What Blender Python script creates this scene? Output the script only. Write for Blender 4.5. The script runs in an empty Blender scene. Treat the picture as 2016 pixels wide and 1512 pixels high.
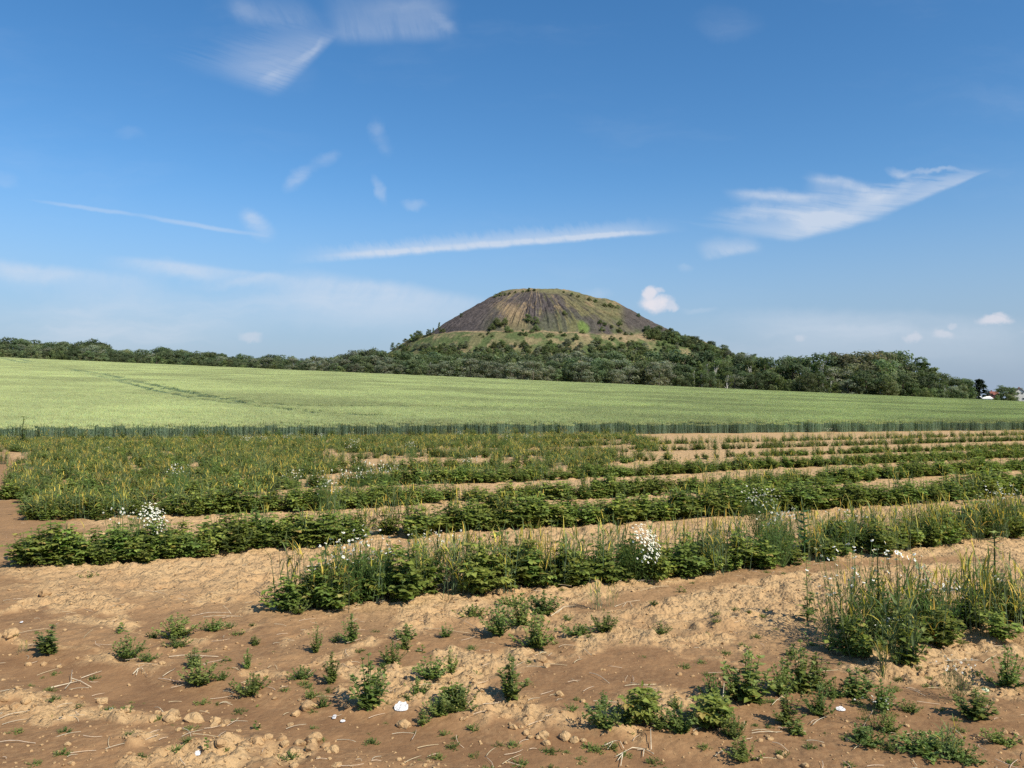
import bpy, math, random
import numpy as np
from mathutils import Vector, Matrix, Quaternion

R = math.radians
rnd = random.Random(7)
nrs = np.random.RandomState(11)

# ------------------------------------------------------------------ camera, sky, sun, exposure
scene = bpy.context.scene
F, CX, CY = 1573.0, 1008.0, 756.0          # focal length and centre in photograph pixels
PITCH = math.atan(55.0 / F)
EYE = 1.6
SUN_AZ, SUN_EL = R(134), R(42)             # clockwise from +Y (the view direction), above the horizon

cam_d = bpy.data.cameras.new("camera")
cam = bpy.data.objects.new("camera", cam_d)
scene.collection.objects.link(cam)
cam.location = (0, 0, EYE)
cam.rotation_euler = (R(90) + PITCH, 0, 0)
cam_d.sensor_width = 36
cam_d.lens = 36 * F / 2016
cam_d.clip_start = 0.1
cam_d.clip_end = 20000
scene.camera = cam

scene.render.engine = 'CYCLES'
scene.view_settings.view_transform = 'Standard'
scene.view_settings.look = 'None'
scene.view_settings.exposure = 0.58
scene.view_settings.gamma = 1.0
scene.view_settings.use_curve_mapping = False
scene.cycles.max_bounces = 6
scene.cycles.diffuse_bounces = 3
scene.cycles.transmission_bounces = 3
scene.cycles.transparent_max_bounces = 4
scene.cycles.use_denoising = False


def pix_dir(px, py):
    x, y = (px - CX) / F, (CY - py) / F
    c, s = math.cos(PITCH), math.sin(PITCH)
    return Vector((x, c - s * y, s + c * y))


class NT:
    def __init__(s, tree):
        s.t = tree; s.n = tree.nodes; s.l = tree.links

    def node(s, kind, inputs=None, **props):
        n = s.n.new(kind)
        for k, v in props.items():
            setattr(n, k, v)
        for k, v in (inputs or {}).items():
            if isinstance(v, bpy.types.NodeSocket):
                s.l.new(v, n.inputs[k])
            else:
                n.inputs[k].default_value = v
        return n

    def math(s, op, a, b=0.0, clamp=False):
        return s.node('ShaderNodeMath', {0: a, 1: b}, operation=op, use_clamp=clamp).outputs[0]

    def mix(s, fac, a, b, blend='MIX'):
        n = s.node('ShaderNodeMix', data_type='RGBA', blend_type=blend)
        for idx, v in ((0, fac), (6, a), (7, b)):
            if isinstance(v, bpy.types.NodeSocket):
                s.l.new(v, n.inputs[idx])
            else:
                n.inputs[idx].default_value = v
        return n.outputs[2]

    def ramp(s, v, lo, hi, a=0.0, b=1.0, smooth=True):
        n = s.node('ShaderNodeMapRange', {0: v, 1: lo, 2: hi, 3: a, 4: b},
                   interpolation_type='SMOOTHSTEP' if smooth else 'LINEAR')
        return n.outputs[0]


def rgba(c):
    return (c[0], c[1], c[2], 1.0)


world = bpy.data.worlds.new("World")
scene.world = world
world.use_nodes = True
world.node_tree.nodes.clear()
W = NT(world.node_tree)
sky = W.node('ShaderNodeTexSky', sky_type='NISHITA', sun_disc=False, sun_elevation=SUN_EL,
             sun_rotation=SUN_AZ, altitude=100.0, air_density=1.0, dust_density=0.35, ozone_density=2.2)
tc = W.node('ShaderNodeTexCoord')
sep = W.node('ShaderNodeSeparateXYZ', {0: tc.outputs['Generated']})
yy = W.math('MAXIMUM', W.math('ABSOLUTE', sep.outputs[1]), 0.2)
p0 = W.node('ShaderNodeCombineXYZ', {0: W.math('DIVIDE', sep.outputs[0], yy), 1: W.math('DIVIDE', sep.outputs[2], yy), 2: 0.0}).outputs[0]


def warp(src, scale, amp, detail=4.0, sx=1.0, sy=1.0):
    m = W.node('ShaderNodeVectorMath', {0: src, 1: (sx, sy, 1)}, operation='MULTIPLY')
    n = W.node('ShaderNodeTexNoise', {'Vector': m.outputs[0], 'Scale': scale, 'Detail': detail, 'Roughness': 0.6})
    c = W.node('ShaderNodeVectorMath', {0: n.outputs['Color'], 1: (0.5, 0.5, 0.5)}, operation='SUBTRACT')
    a = W.node('ShaderNodeVectorMath', {0: c.outputs[0], 1: (amp, amp, 0)}, operation='MULTIPLY')
    return W.node('ShaderNodeVectorMath', {0: src, 1: a.outputs[0]}, operation='ADD').outputs[0]


pw = warp(p0, 9.0, 0.045, 5.0)            # wispy cirrus
pw = warp(pw, 40.0, 0.010, 3.0)
pf = warp(p0, 26.0, 0.030, 6.0)           # fluffy cumulus
pt = warp(p0, 30.0, 0.006, 4.0)           # contrails


def stroke(src, x0, y0, x1, y1, hw, gain, soft=0.0):
    a, b = pix_dir(x0, y0), pix_dir(x1, y1)
    a = Vector((a.x / a.y, a.z / a.y)); b = Vector((b.x / b.y, b.z / b.y))
    c = (a + b) / 2; d = b - a
    L = d.length / 2 + hw / F * 0.6
    m = W.node('ShaderNodeMapping', {'Vector': src, 'Location': (c.x, c.y, 0),
                                     'Rotation': (0, 0, math.atan2(d.y, d.x)), 'Scale': (L, hw / F, 1.0)}, vector_type='TEXTURE')
    r = W.node('ShaderNodeVectorMath', {0: m.outputs[0]}, operation='LENGTH').outputs['Value']
    return W.ramp(r, 1.0, soft, 0.0, gain)


def feather(src, x0, y0, x1, y1, fx, fy, gain, freq=9.0, sharp=7.0, contrast=1.0, taper=1.0):
    '''sheet of cloud with a crisp edge from (x0,y0) to (x1,y1) that frays out along (fx,fy)'''
    a, b = pix_dir(x0, y0), pix_dir(x1, y1)
    a = Vector((a.x / a.y, a.z / a.y)); b = Vector((b.x / b.y, b.z / b.y))
    c = (a + b) / 2; e = (b - a) / 2; f = Vector((fx / F, -fy / F))
    det = e.x * f.y - e.y * f.x
    E = (f.y / det, -f.x / det, 0); G = (-e.y / det, e.x / det, 0)
    q = W.node('ShaderNodeVectorMath', {0: src, 1: (c.x, c.y, 0)}, operation='SUBTRACT').outputs[0]
    u = W.node('ShaderNodeVectorMath', {0: q, 1: E}, operation='DOT_PRODUCT').outputs['Value']
    v = W.node('ShaderNodeVectorMath', {0: q, 1: G}, operation='DOT_PRODUCT').outputs['Value']
    if taper != 1.0:
        v = W.math('DIVIDE', v, W.ramp(u, -.9, 1.0, 1.0, taper, smooth=False))
    n = W.node('ShaderNodeTexNoise', {'Vector': W.node('ShaderNodeCombineXYZ', {0: W.math('MULTIPLY', u, freq), 1: W.math('MULTIPLY', v, 0.9), 2: x0 * .01}).outputs[0],
                                      'Scale': 1.0, 'Detail': 5.0, 'Roughness': 0.65}).outputs[0]
    nn = W.math('MULTIPLY', W.math('SUBTRACT', n, 0.5), 1.4 * contrast)
    vv = W.math('MAXIMUM', W.math('ADD', v, nn), W.math('MULTIPLY', v, -sharp))
    m = W.math('MULTIPLY', W.ramp(vv, 1.0, 0.0, 0.0, gain), W.ramp(W.math('ABSOLUTE', u), 1.1, .55, 0.0, 1.0))
    return W.math('MULTIPLY', m, W.ramp(n, .25, .65, .55, 1.1))


FEATHER = [
    (1525, 474, 1720, 424, -200, -34, .70, 4.0, 5.0, 1.0), (1670, 438, 1950, 334, -270, -26, .62, 7.0, 6.0, 1.5, .16), (1585, 349, 1760, 384, -10, 60, .35, 5.0, 3.0, .6),
    (1428, 380, 1640, 392, 10, 26, .42, 5.0, 2.0, .5),
    (520, 186, 662, 62, -230, -72, .36, 13.0, 7.0, .7, .45), (640, 66, 905, 58, -30, -130, .30, 5.0, 4.0, .7), (450, 30, 640, 40, -40, -70, .20, 5.0, 2.0, .8),
    (585, 514, 1330, 452, -16, -32, .72, 26.0, 3.0, .9),
    (560, 540, 1010, 612, -60, 120, .45, 5.0, 5.0, .5), (-40, 520, 330, 560, 0, 60, .35, 5.0, 3.0, .6), (200, 508, 640, 556, -20, 34, .40, 8.0, 3.0, .8),
    (1380, 508, 1500, 484, -20, -34, .40, 4.0, 3.0, .6), (1440, 640, 2100, 660, 0, 90, .25, 4.0, 2.0, .5),
]

CIRRUS = [
    (440, 95, 600, 150, 75, .16), (700, 10, 900, 12, 40, .15),
    (840, 20, 895, 68, 18, .24), (505, 172, 560, 140, 18, .26), (560, 140, 650, 72, 12, .22), (450, 10, 500, 20, 22, .18),
    (1540, 462, 1720, 405, 26, .35), (1640, 410, 1850, 345, 16, .40), (1760, 345, 1935, 338, 8, .4), (1745, 328, 1800, 352, 16, .5),
    (1580, 350, 1760, 382, 18, .50), (1425, 380, 1640, 400, 20, .45), (1390, 420, 1600, 432, 22, .42), (1540, 430, 1640, 440, 40, .35),
    (1375, 478, 1490, 492, 24, .28), (1345, 520, 1372, 528, 14, .22),
    (560, 365, 610, 320, 24, .42), (610, 315, 668, 292, 20, .30), (738, 230, 768, 300, 22, .26), (742, 345, 760, 400, 16, .34),
    (800, 395, 845, 400, 14, .32), (480, 410, 540, 465, 30, .40), (480, 412, 510, 430, 20, .25),
    (1370, 40, 1500, 45, 45, .10), (240, 255, 290, 260, 20, .12), (-20, 350, 30, 355, 24, .2),
    (-60, 530, 180, 535, 26, .42), (250, 520, 470, 535, 26, .34), (330, 560, 640, 545, 14, .25),
    (260, 600, 950, 610, 60, .42), (-80, 640, 520, 640, 95, .55), (600, 560, 860, 575, 16, .2), (1130, 575, 1200, 580, 16, .3),
    (1330, 605, 1420, 612, 8, .3), (1250, 640, 2100, 650, 45, .30), (400, 700, 2400, 690, 60, .22),
]
CONTRAIL = [(600, 506, 1000, 482, 8, .40), (800, 490, 1180, 469, 9, .45), (1020, 474, 1330, 455, 8, .50),
            (40, 391, 330, 432, 6, .40), (220, 416, 550, 470, 7, .48)]
CUMULUS = [(1262, 596, 1315, 602, 24, 1.0), (1268, 586, 1292, 574, 20, .9), (1290, 570, 1306, 574, 9, .6), (1300, 606, 1328, 606, 12, .6), (1918, 633, 1995, 630, 13, .75),
           (1955, 624, 1985, 624, 12, .6), (1780, 664, 1815, 667, 11, .36), (1840, 665, 1880, 663, 14, .42), (1870, 642, 1888, 641, 9, .28),
           (475, 666, 515, 663, 14, .34), (1560, 663, 1580, 665, 11, .26), (2010, 655, 2100, 650, 12, .4)]


def total(lst, src, soft):
    acc = None
    for s_ in lst:
        m = stroke(src, *s_, soft=soft)
        acc = m if acc is None else W.math('MAXIMUM', acc, m) if src is not pw else W.math('ADD', acc, m)
    return acc


streakmap = W.node('ShaderNodeMapping', {'Vector': pw, 'Rotation': (0, 0, R(-32)), 'Scale': (5.0, 30.0, 1.0)})
streak = W.node('ShaderNodeTexNoise', {'Vector': streakmap.outputs[0], 'Scale': 1.0, 'Detail': 6.0, 'Roughness': 0.62})
streak = W.ramp(streak.outputs[0], 0.28, 0.74, 0.35, 1.25)
cir = W.math('MINIMUM', W.math('MULTIPLY', total(CIRRUS, pw, 0.1), streak), 0.75)
fea = None
for q_ in FEATHER:
    m_ = feather(pt, *q_)
    fea = m_ if fea is None else W.math('ADD', fea, m_)
fea = W.math('MINIMUM', fea, .85)
con = W.math('MULTIPLY', total(CONTRAIL, pt, 0.2), W.ramp(streak, 0.3, 1.2, 0.8, 1.05))
cum_n = W.node('ShaderNodeTexNoise', {'Vector': p0, 'Scale': 45.0, 'Detail': 5.0, 'Roughness': 0.6}).outputs[0]
cum = W.math('MULTIPLY', total(CUMULUS, pf, 0.35), W.ramp(cum_n, 0.2, 0.6, 0.78, 1.0))
gen_n = W.node('ShaderNodeTexNoise', {'Vector': W.node('ShaderNodeVectorMath', {0: pw, 1: (1.3, 5.0, 1)}, operation='MULTIPLY').outputs[0],
                                      'Scale': 1.6, 'Detail': 6.0, 'Roughness': 0.62}).outputs[0]
gen = W.ramp(gen_n, 0.5, 0.95, 0.0, 0.22)
# low haze veil near the horizon
veil = W.ramp(W.math('ABSOLUTE', sep.outputs[2]), 0.0, 0.29, 0.95, 0.0)
HS = W.node('ShaderNodeHueSaturation', {'Color': sky.outputs[0], 'Saturation': 1.30, 'Value': 1.0})
base = W.mix(veil, HS.outputs[0], (2.05, 2.68, 3.68, 1))
thin = W.math('ADD', W.math('ADD', W.math('ADD', cir, con), gen), fea, clamp=True)
base = W.mix(W.math('MULTIPLY', thin, 0.72), base, (4.7, 5.05, 5.65, 1))
base = W.mix(cum, base, (5.2, 5.1, 5.5, 1))
bg = W.node('ShaderNodeBackground', {0: base, 1: 0.10})
wo = W.node('ShaderNodeOutputWorld', {0: bg.outputs[0]})
world.cycles.sampling_method = 'MANUAL'
world.cycles.sample_map_resolution = 512

sun_d = bpy.data.lights.new("sun", 'SUN')
sun_d.energy = 4.3
sun_d.angle = R(0.53)
sun_d.color = (1.0, 0.93, 0.80)
sun = bpy.data.objects.new("sun", sun_d)
scene.collection.objects.link(sun)
to_sun = Vector((math.sin(SUN_AZ) * math.cos(SUN_EL), math.cos(SUN_AZ) * math.cos(SUN_EL), math.sin(SUN_EL)))
sun.rotation_euler = to_sun.to_track_quat('Z', 'Y').to_euler()
sun.location = to_sun * 50 + Vector((0, 0, 30))


# ------------------------------------------------------------------ numeric helpers
def hsh(ix, iy, s):
    ix = ix.astype(np.int64); iy = iy.astype(np.int64)
    n = (ix * 374761393 + iy * 668265263 + s * 974634777) & 0xffffffff
    n = ((n ^ (n >> 13)) * 1274126177) & 0xffffffff
    n = (n ^ (n >> 16)) & 0xffffff
    return n / float(0xffffff)


def vnoise(x, y, s=0):
    x = np.asarray(x, float); y = np.asarray(y, float)
    ix = np.floor(x); iy = np.floor(y)
    fx = x - ix; fy = y - iy
    fx = fx * fx * (3 - 2 * fx); fy = fy * fy * (3 - 2 * fy)
    a = hsh(ix, iy, s); b = hsh(ix + 1, iy, s); c = hsh(ix, iy + 1, s); d = hsh(ix + 1, iy + 1, s)
    return (a * (1 - fx) + b * fx) * (1 - fy) + (c * (1 - fx) + d * fx) * fy


def fbm(x, y, s=0, o=4, g=0.5):
    t = 0; a = 1; n = 0
    for k in range(o):
        t = t + a * vnoise(x * 2 ** k + 17.3 * k, y * 2 ** k - 9.1 * k, s + k); n += a; a *= g
    return t / n


def clods(x, y, cell, s, presence=1.0):
    """rounded lumps, 0..1, one per jittered cell"""
    gx = x / cell; gy = y / cell
    ix = np.floor(gx); iy = np.floor(gy)
    out = np.zeros_like(gx)
    for dx in (-1, 0, 1):
        for dy in (-1, 0, 1):
            cx = ix + dx; cy = iy + dy
            jx = cx + .15 + .7 * hsh(cx, cy, s); jy = cy + .15 + .7 * hsh(cx, cy, s + 1)
            r = .28 + .40 * hsh(cx, cy, s + 2)
            asp = .7 + .6 * hsh(cx, cy, s + 4)
            on = hsh(cx, cy, s + 3) < presence
            d2 = ((gx - jx) ** 2 * asp + (gy - jy) ** 2 / asp) / r ** 2
            hh = np.sqrt(np.clip(1 - d2, 0, 1)) * r * 1.6 * on
            out = np.maximum(out, hh)
    return out


def sstep(a, b, x):
    t = np.clip((np.asarray(x, float) - a) / (b - a), 0, 1)
    return t * t * (3 - 2 * t)


# ------------------------------------------------------------------ terrain
# near edge of the wheat: a straight line through two points
EA = np.array([-28.3, 44.2]); EB = np.array([44.8, 69.9])
ed = (EB - EA) / np.linalg.norm(EB - EA); en = np.array([-ed[1], ed[0]])


def t_edge(x, y):
    return (x - EA[0]) * en[0] + (y - EA[1]) * en[1]


def y_end(u):
    return 450.0 - 60.0 * (u + .64)          # far end of the field, by bearing


def wfun(t):
    return t / (t + 60.0)


def H(x, y):
    """ground height without the small relief"""
    x = np.asarray(x, float); y = np.asarray(y, float)
    yc = np.maximum(y, 1e-3)
    u = np.clip(x / yc, -1.2, 1.2)
    ye = y_end(u)
    yq = np.minimum(yc, ye)
    xq = u * yq
    t = np.maximum(t_edge(xq, yq), 0)
    te = np.maximum(t_edge(u * ye, ye), 1)
    E = 0.0407 - 0.0432 * u
    h = (E * yq + .75) * wfun(t) / wfun(te)
    return np.where(y > 0, h, 0.0)


def ray_hit(px, py, surf=H, lo=2.0, hi=3000.0):
    d = pix_dir(px, py); d = d / d.y
    ys = np.exp(np.linspace(math.log(lo), math.log(hi), 2600))
    z = EYE + d.z * ys
    s = surf(d.x * ys, ys)
    below = np.nonzero(z <= s)[0]
    if len(below) == 0:
        return None
    k = below[0]
    if k == 0:
        y = ys[0]
    else:
        a, b = ys[k - 1], ys[k]
        for _ in range(25):
            m = (a + b) / 2
            if EYE + d.z * m <= surf(np.array(d.x * m), np.array(m)):
                b = m
            else:
                a = m
        y = (a + b) / 2
    return Vector((d.x * y, y, float(surf(np.array(d.x * y), np.array(y)))))


def gp(px, py):
    """flat soil point under a photograph pixel"""
    d = pix_dir(px, py)
    k = -EYE / d.z
    return (d.x * k, d.y * k)


def project(x, y, z):
    c, s = math.cos(PITCH), math.sin(PITCH)
    f = y * c + (z - EYE) * s
    v = -y * s + (z - EYE) * c
    return CX + F * x / f, CY - F * v / f


def seg_dist(x, y, poly):
    best = np.full(np.shape(x), 1e9)
    for (ax, ay), (bx, by) in zip(poly[:-1], poly[1:]):
        vx, vy = bx - ax, by - ay
        t = np.clip(((x - ax) * vx + (y - ay) * vy) / (vx * vx + vy * vy), 0, 1)
        best = np.minimum(best, np.hypot(x - ax - t * vx, y - ay - t * vy))
    return best


RUT = [gp(*p) for p in ((-200, 1285), (0, 1305), (208, 1340), (347, 1366), (520, 1400), (650, 1430), (823, 1450), (997, 1480), (1170, 1492), (1350, 1515), (1600, 1570))]
RUT2 = [gp(*p) for p in ((1120, 1345), (1260, 1308), (1400, 1330), (1560, 1385), (1750, 1420), (2050, 1440))]
RUT3 = [gp(*p) for p in ((-60, 1235), (60, 1240), (220, 1262), (420, 1300), (560, 1300), (700, 1240))]
RUT4 = [gp(*p) for p in ((1150, 1200), (1330, 1162), (1500, 1125), (1700, 1108), (1900, 1100))]
HEAD = [gp(*p) for p in ((-260, 1180), (-60, 1080), (40, 1000), (5, 930), (-60, 890))]


def dark_mask(x, y):
    n = fbm(x * 1.6, y * 1.6, 3, 4)
    n2 = fbm(x * 5, y * 5, 9, 3)
    nn = (n - .5) * 1.6 + (n2 - .5) * .7
    def band(poly, w, k=1.0):
        return k * (1 - sstep(w * .55, w * 1.35, seg_dist(x, y, poly) + nn * w * .9))
    d = band(RUT, .27)
    d = np.maximum(d, band(RUT2, .33, .95))
    d = np.maximum(d, band(RUT3, .22, .8))
    d = np.maximum(d, band(RUT4, .22, .75))
    d = np.maximum(d, band(HEAD, 1.1, .8))
    # foreground corner is more trampled than the soil between the rows
    near = 1 - sstep(5.2, 7.5, y + .25 * x)
    d = np.maximum(d, near * sstep(.42, .54, n + (n2 - .5) * .5) * .90)
    d = np.maximum(d, (1 - near) * sstep(.66, .80, n + (n2 - .5) * .3) * .35)
    return np.clip(d, 0, 1)


def relief(x, y, r, dark):
    k = 1 - dark
    h = (fbm(x * 1.1, y * 1.1, 21, 3) - .5) * .028
    h -= clods(x + 3.1, y, .13, 45, .30) * .045 * k * (1 - sstep(10, 22, r))
    h += (fbm(x * 5, y * 5, 22, 3) - .5) * (.008 + .016 * k)
    h += clods(x, y, .19, 31, .06) * .05 * (.10 + .9 * k) * (1 - sstep(30, 50, r))
    h += clods(x, y, .095, 41, .42) * .026 * (.05 + .95 * k) * (1 - sstep(12, 26, r))
    h += clods(x, y, .05, 51, .85) * .024 * (.05 + .95 * k) * (1 - sstep(7, 15, r))
    h += (vnoise(x * 45, y * 45, 71) - .5) * .006 * (.3 + k) * (1 - sstep(4, 8, r))
    P = -.43 * x + .903 * y; Q = .903 * x + .43 * y
    fur = np.sin(2 * math.pi * (P + .05 * vnoise(Q * .7, P, 61)) / .31)
    h += .008 * fur * k * sstep(5.5, 8, y + .1 * x) * (.4 + fbm(Q * .4, P * .8, 63, 2))
    h -= .03 * (1 - sstep(.12, .32, seg_dist(x, y, RUT)))
    return h


def surf_fine(x, y):
    x = np.atleast_1d(np.asarray(x, float)); y = np.atleast_1d(np.asarray(y, float))
    r = np.hypot(x, y)
    return H(x, y) + relief(x, y, r, dark_mask(x, y)) * (1 - sstep(55, 70, r))


def ground_z(x, y):
    return float(surf_fine(x, y)[0])


# ------------------------------------------------------------------ object helpers
COL = scene.collection


def tag(o, label=None, cat=None, group=None, kind=None):
    if label: o['label'] = label
    if cat: o['category'] = cat
    if group: o['group'] = group
    if kind: o['kind'] = kind
    return o


def np_mesh(name, verts, faces, mat=None, smooth=True, attrs=None, cols=None):
    me = bpy.data.meshes.new(name)
    verts = np.asarray(verts, np.float32)
    faces = np.asarray(faces, np.int32)
    nv, nf, k = len(verts), len(faces), faces.shape[1]
    me.vertices.add(nv); me.vertices.foreach_set('co', verts.ravel())
    me.loops.add(nf * k); me.loops.foreach_set('vertex_index', faces.ravel())
    me.polygons.add(nf)
    me.polygons.foreach_set('loop_start', np.arange(0, nf * k, k, dtype=np.int32))
    me.polygons.foreach_set('loop_total', np.full(nf, k, np.int32))
    me.update(calc_edges=True)
    if smooth:
        me.polygons.foreach_set('use_smooth', np.ones(nf, bool))
    for an, av in (attrs or {}).items():
        a = me.attributes.new(an, 'FLOAT', 'POINT'); a.data.foreach_set('value', np.asarray(av, np.float32))
    if cols is not None:
        a = me.color_attributes.new('Col', 'FLOAT_COLOR', 'POINT')
        c4 = np.ones((nv, 4), np.float32); c4[:, :3] = cols
        a.data.foreach_set('color', c4.ravel())
    if mat: me.materials.append(mat)
    return me


class MB:
    """collects small pieces into one mesh"""
    def __init__(s):
        s.v = []; s.f = []; s.c = []

    def add(s, vs, fs, col):
        b = len(s.v)
        s.v.extend([tuple(v) for v in vs])
        s.f.extend([tuple(b + i for i in f) for f in fs])
        if len(col) == len(vs) and not isinstance(col[0], (int, float)):
            s.c.extend(col)
        else:
            s.c.extend([col] * len(vs))

    def leaf(s, base, d, up, L, wd, col, droop=.25, fold=.18, tipcol=None):
        d = d.normalized()
        side = d.cross(up)
        if side.length < 1e-4:
            side = d.orthogonal()
        side.normalize()
        n = side.cross(d).normalized()
        mid = base + d * L * .45
        tip = base + d * L - n * L * droop
        l = mid + side * wd * .5 + n * fold * wd - n * droop * L * .15
        r = mid - side * wd * .5 + n * fold * wd - n * droop * L * .15
        mid = mid - n * droop * L * .1
        tc_ = tipcol or col
        s.add([base, l, tip, r, mid], [(0, 4, 1), (4, 2, 1), (0, 3, 4), (4, 3, 2)], [col, col, tc_, col, col])

    def blade(s, base, d, L, wd, col, arch=.6, seg=4, tipcol=None, twist=0.0):
        """long strap leaf that arches over"""
        d = Vector(d).normalized()
        h = Vector((d.x, d.y, 0))
        h = h.normalized() if h.length > 1e-4 else Vector((1, 0, 0))
        side = Vector((-h.y, h.x, 0))
        side = (Quaternion(d, twist) @ side)
        vs, cs, fs = [], [], []
        p = Vector(base); dirv = d.copy()
        for k in range(seg + 1):
            t = k / seg
            ww = wd * (1 - t ** 2.2) * .5 * (1 if k else .7)
            cc = col if tipcol is None else tuple(col[i] * (1 - t ** 1.5) + tipcol[i] * t ** 1.5 for i in range(3))
            if k < seg:
                vs += [p + side * ww, p - side * ww]; cs += [cc, cc]
            else:
                vs += [p]; cs += [cc]
            dirv = (dirv + (h * .35 - Vector((0, 0, 1))) * arch / seg).normalized()
            p = p + dirv * L / seg
        for k in range(seg - 1):
            a = 2 * k
            fs.append((a, a + 1, a + 3, a + 2))
        fs.append((2 * seg - 2, 2 * seg - 1, 2 * seg))
        s.add(vs, fs, cs)

    def tube(s, pts, r0, r1, col, n=4):
        vs, fs = [], []
        m = len(pts)
        for i, p in enumerate(pts):
            p = Vector(p)
            a = Vector(pts[max(i - 1, 0)]); b = Vector(pts[min(i + 1, m - 1)])
            t = (b - a).normalized()
            s1 = t.orthogonal().normalized(); s2 = t.cross(s1)
            r = r0 + (r1 - r0) * i / max(m - 1, 1)
            for k in range(n):
                an = 2 * math.pi * k / n
                vs.append(p + (s1 * math.cos(an) + s2 * math.sin(an)) * r)
        for i in range(m - 1):
            for k in range(n):
                a = i * n + k; b = i * n + (k + 1) % n
                fs.append((a, b, b + n, a + n))
        fs.append(tuple(range((m - 1) * n, m * n)))
        s.add(vs, fs, col)

    def box(s, lo, hi, col=(1, 1, 1)):
        x0, y0, z0 = lo; x1, y1, z1 = hi
        s.add([(x0, y0, z0), (x1, y0, z0), (x1, y1, z0), (x0, y1, z0), (x0, y0, z1), (x1, y0, z1), (x1, y1, z1), (x0, y1, z1)],
              [(3, 2, 1, 0), (4, 5, 6, 7), (0, 1, 5, 4), (1, 2, 6, 5), (2, 3, 7, 6), (3, 0, 4, 7)], col)

    def mesh(s, name, mat, smooth=False):
        me = bpy.data.meshes.new(name)
        me.from_pydata([tuple(v) for v in s.v], [], s.f)
        a = me.color_attributes.new('Col', 'FLOAT_COLOR', 'POINT')
        c4 = np.ones((len(s.v), 4), np.float32); c4[:, :3] = np.array(s.c, np.float32)
        a.data.foreach_set('color', c4.ravel())
        if smooth:
            me.polygons.foreach_set('use_smooth', np.ones(len(me.polygons), bool))
        me.materials.append(mat)
        return me


def link(name, me, parent=None, loc=None):
    o = bpy.data.objects.new(name, me)
    COL.objects.link(o)
    if parent: o.parent = parent
    if loc is not None: o.location = loc
    return o


def empty(name, loc, rz=0.0, sc=(1, 1, 1)):
    o = bpy.data.objects.new(name, None)
    o.empty_display_size = .1
    COL.objects.link(o)
    o.location = loc; o.rotation_euler = (0, 0, rz); o.scale = sc
    return o


# ------------------------------------------------------------------ materials
def new_mat(name):
    m = bpy.data.materials.new(name); m.use_nodes = True
    m.node_tree.nodes.clear()
    return m, NT(m.node_tree)


def leaf_mat(name, transl=.3, rough=.5, vary=.25, hue=.02, spec=.35, noise=0.0):
    m, N = new_mat(name)
    at = N.node('ShaderNodeAttribute', attribute_name='Col')
    oi = N.node('ShaderNodeObjectInfo')
    v = N.ramp(oi.outputs['Random'], 0, 1, 1 - vary, 1 + vary * 1.25, smooth=False)
    h = N.ramp(N.math('FRACT', N.math('MULTIPLY', oi.outputs['Random'], 7.31)), 0, 1, .5 - hue, .5 + hue, smooth=False)
    if noise:
        g = N.node('ShaderNodeNewGeometry')
        n = N.node('ShaderNodeTexNoise', {'Vector': g.outputs['Position'], 'Scale': noise, 'Detail': 3.0})
        v = N.math('MULTIPLY', v, N.ramp(n.outputs[0], .3, .7, .8, 1.2))
    hs = N.node('ShaderNodeHueSaturation', {'Hue': h, 'Saturation': 1.0, 'Value': v, 'Color': at.outputs['Color']})
    p = N.node('ShaderNodeBsdfPrincipled', {'Base Color': hs.outputs[0], 'Roughness': rough, 'Specular IOR Level': spec})
    t = N.node('ShaderNodeBsdfTranslucent', {'Color': N.mix(1.0, hs.outputs[0], (1.0, 1.15, .6, 1), 'MULTIPLY')})
    mx = N.node('ShaderNodeMixShader', {0: transl, 1: p.outputs[0], 2: t.outputs[0]})
    N.node('ShaderNodeOutputMaterial', {0: mx.outputs[0]})
    return m


def plain_mat(name, col, rough=.8, scale=8.0, amt=.25, bump=.3, spec=.2, attr=False, bdist=.02):
    m, N = new_mat(name)
    g = N.node('ShaderNodeTexCoord')
    n = N.node('ShaderNodeTexNoise', {'Vector': g.outputs['Object'], 'Scale': scale, 'Detail': 6.0, 'Roughness': .65})
    c = rgba(col)
    if attr:
        c = N.node('ShaderNodeAttribute', attribute_name='Col').outputs['Color']
    k = N.ramp(n.outputs[0], .3, .7, 1 - amt, 1 + amt)
    cc = N.node('ShaderNodeHueSaturation', {'Value': k, 'Color': c}).outputs[0]
    b = N.node('ShaderNodeBump', {'Height': n.outputs[0], 'Strength': bump, 'Distance': bdist})
    p = N.node('ShaderNodeBsdfPrincipled', {'Base Color': cc, 'Roughness': rough, 'Specular IOR Level': spec, 'Normal': b.outputs[0]})
    N.node('ShaderNodeOutputMaterial', {0: p.outputs[0]})
    return m


TAN = (.485, .325, .165)
BROWN = (.190, .104, .050)


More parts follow.
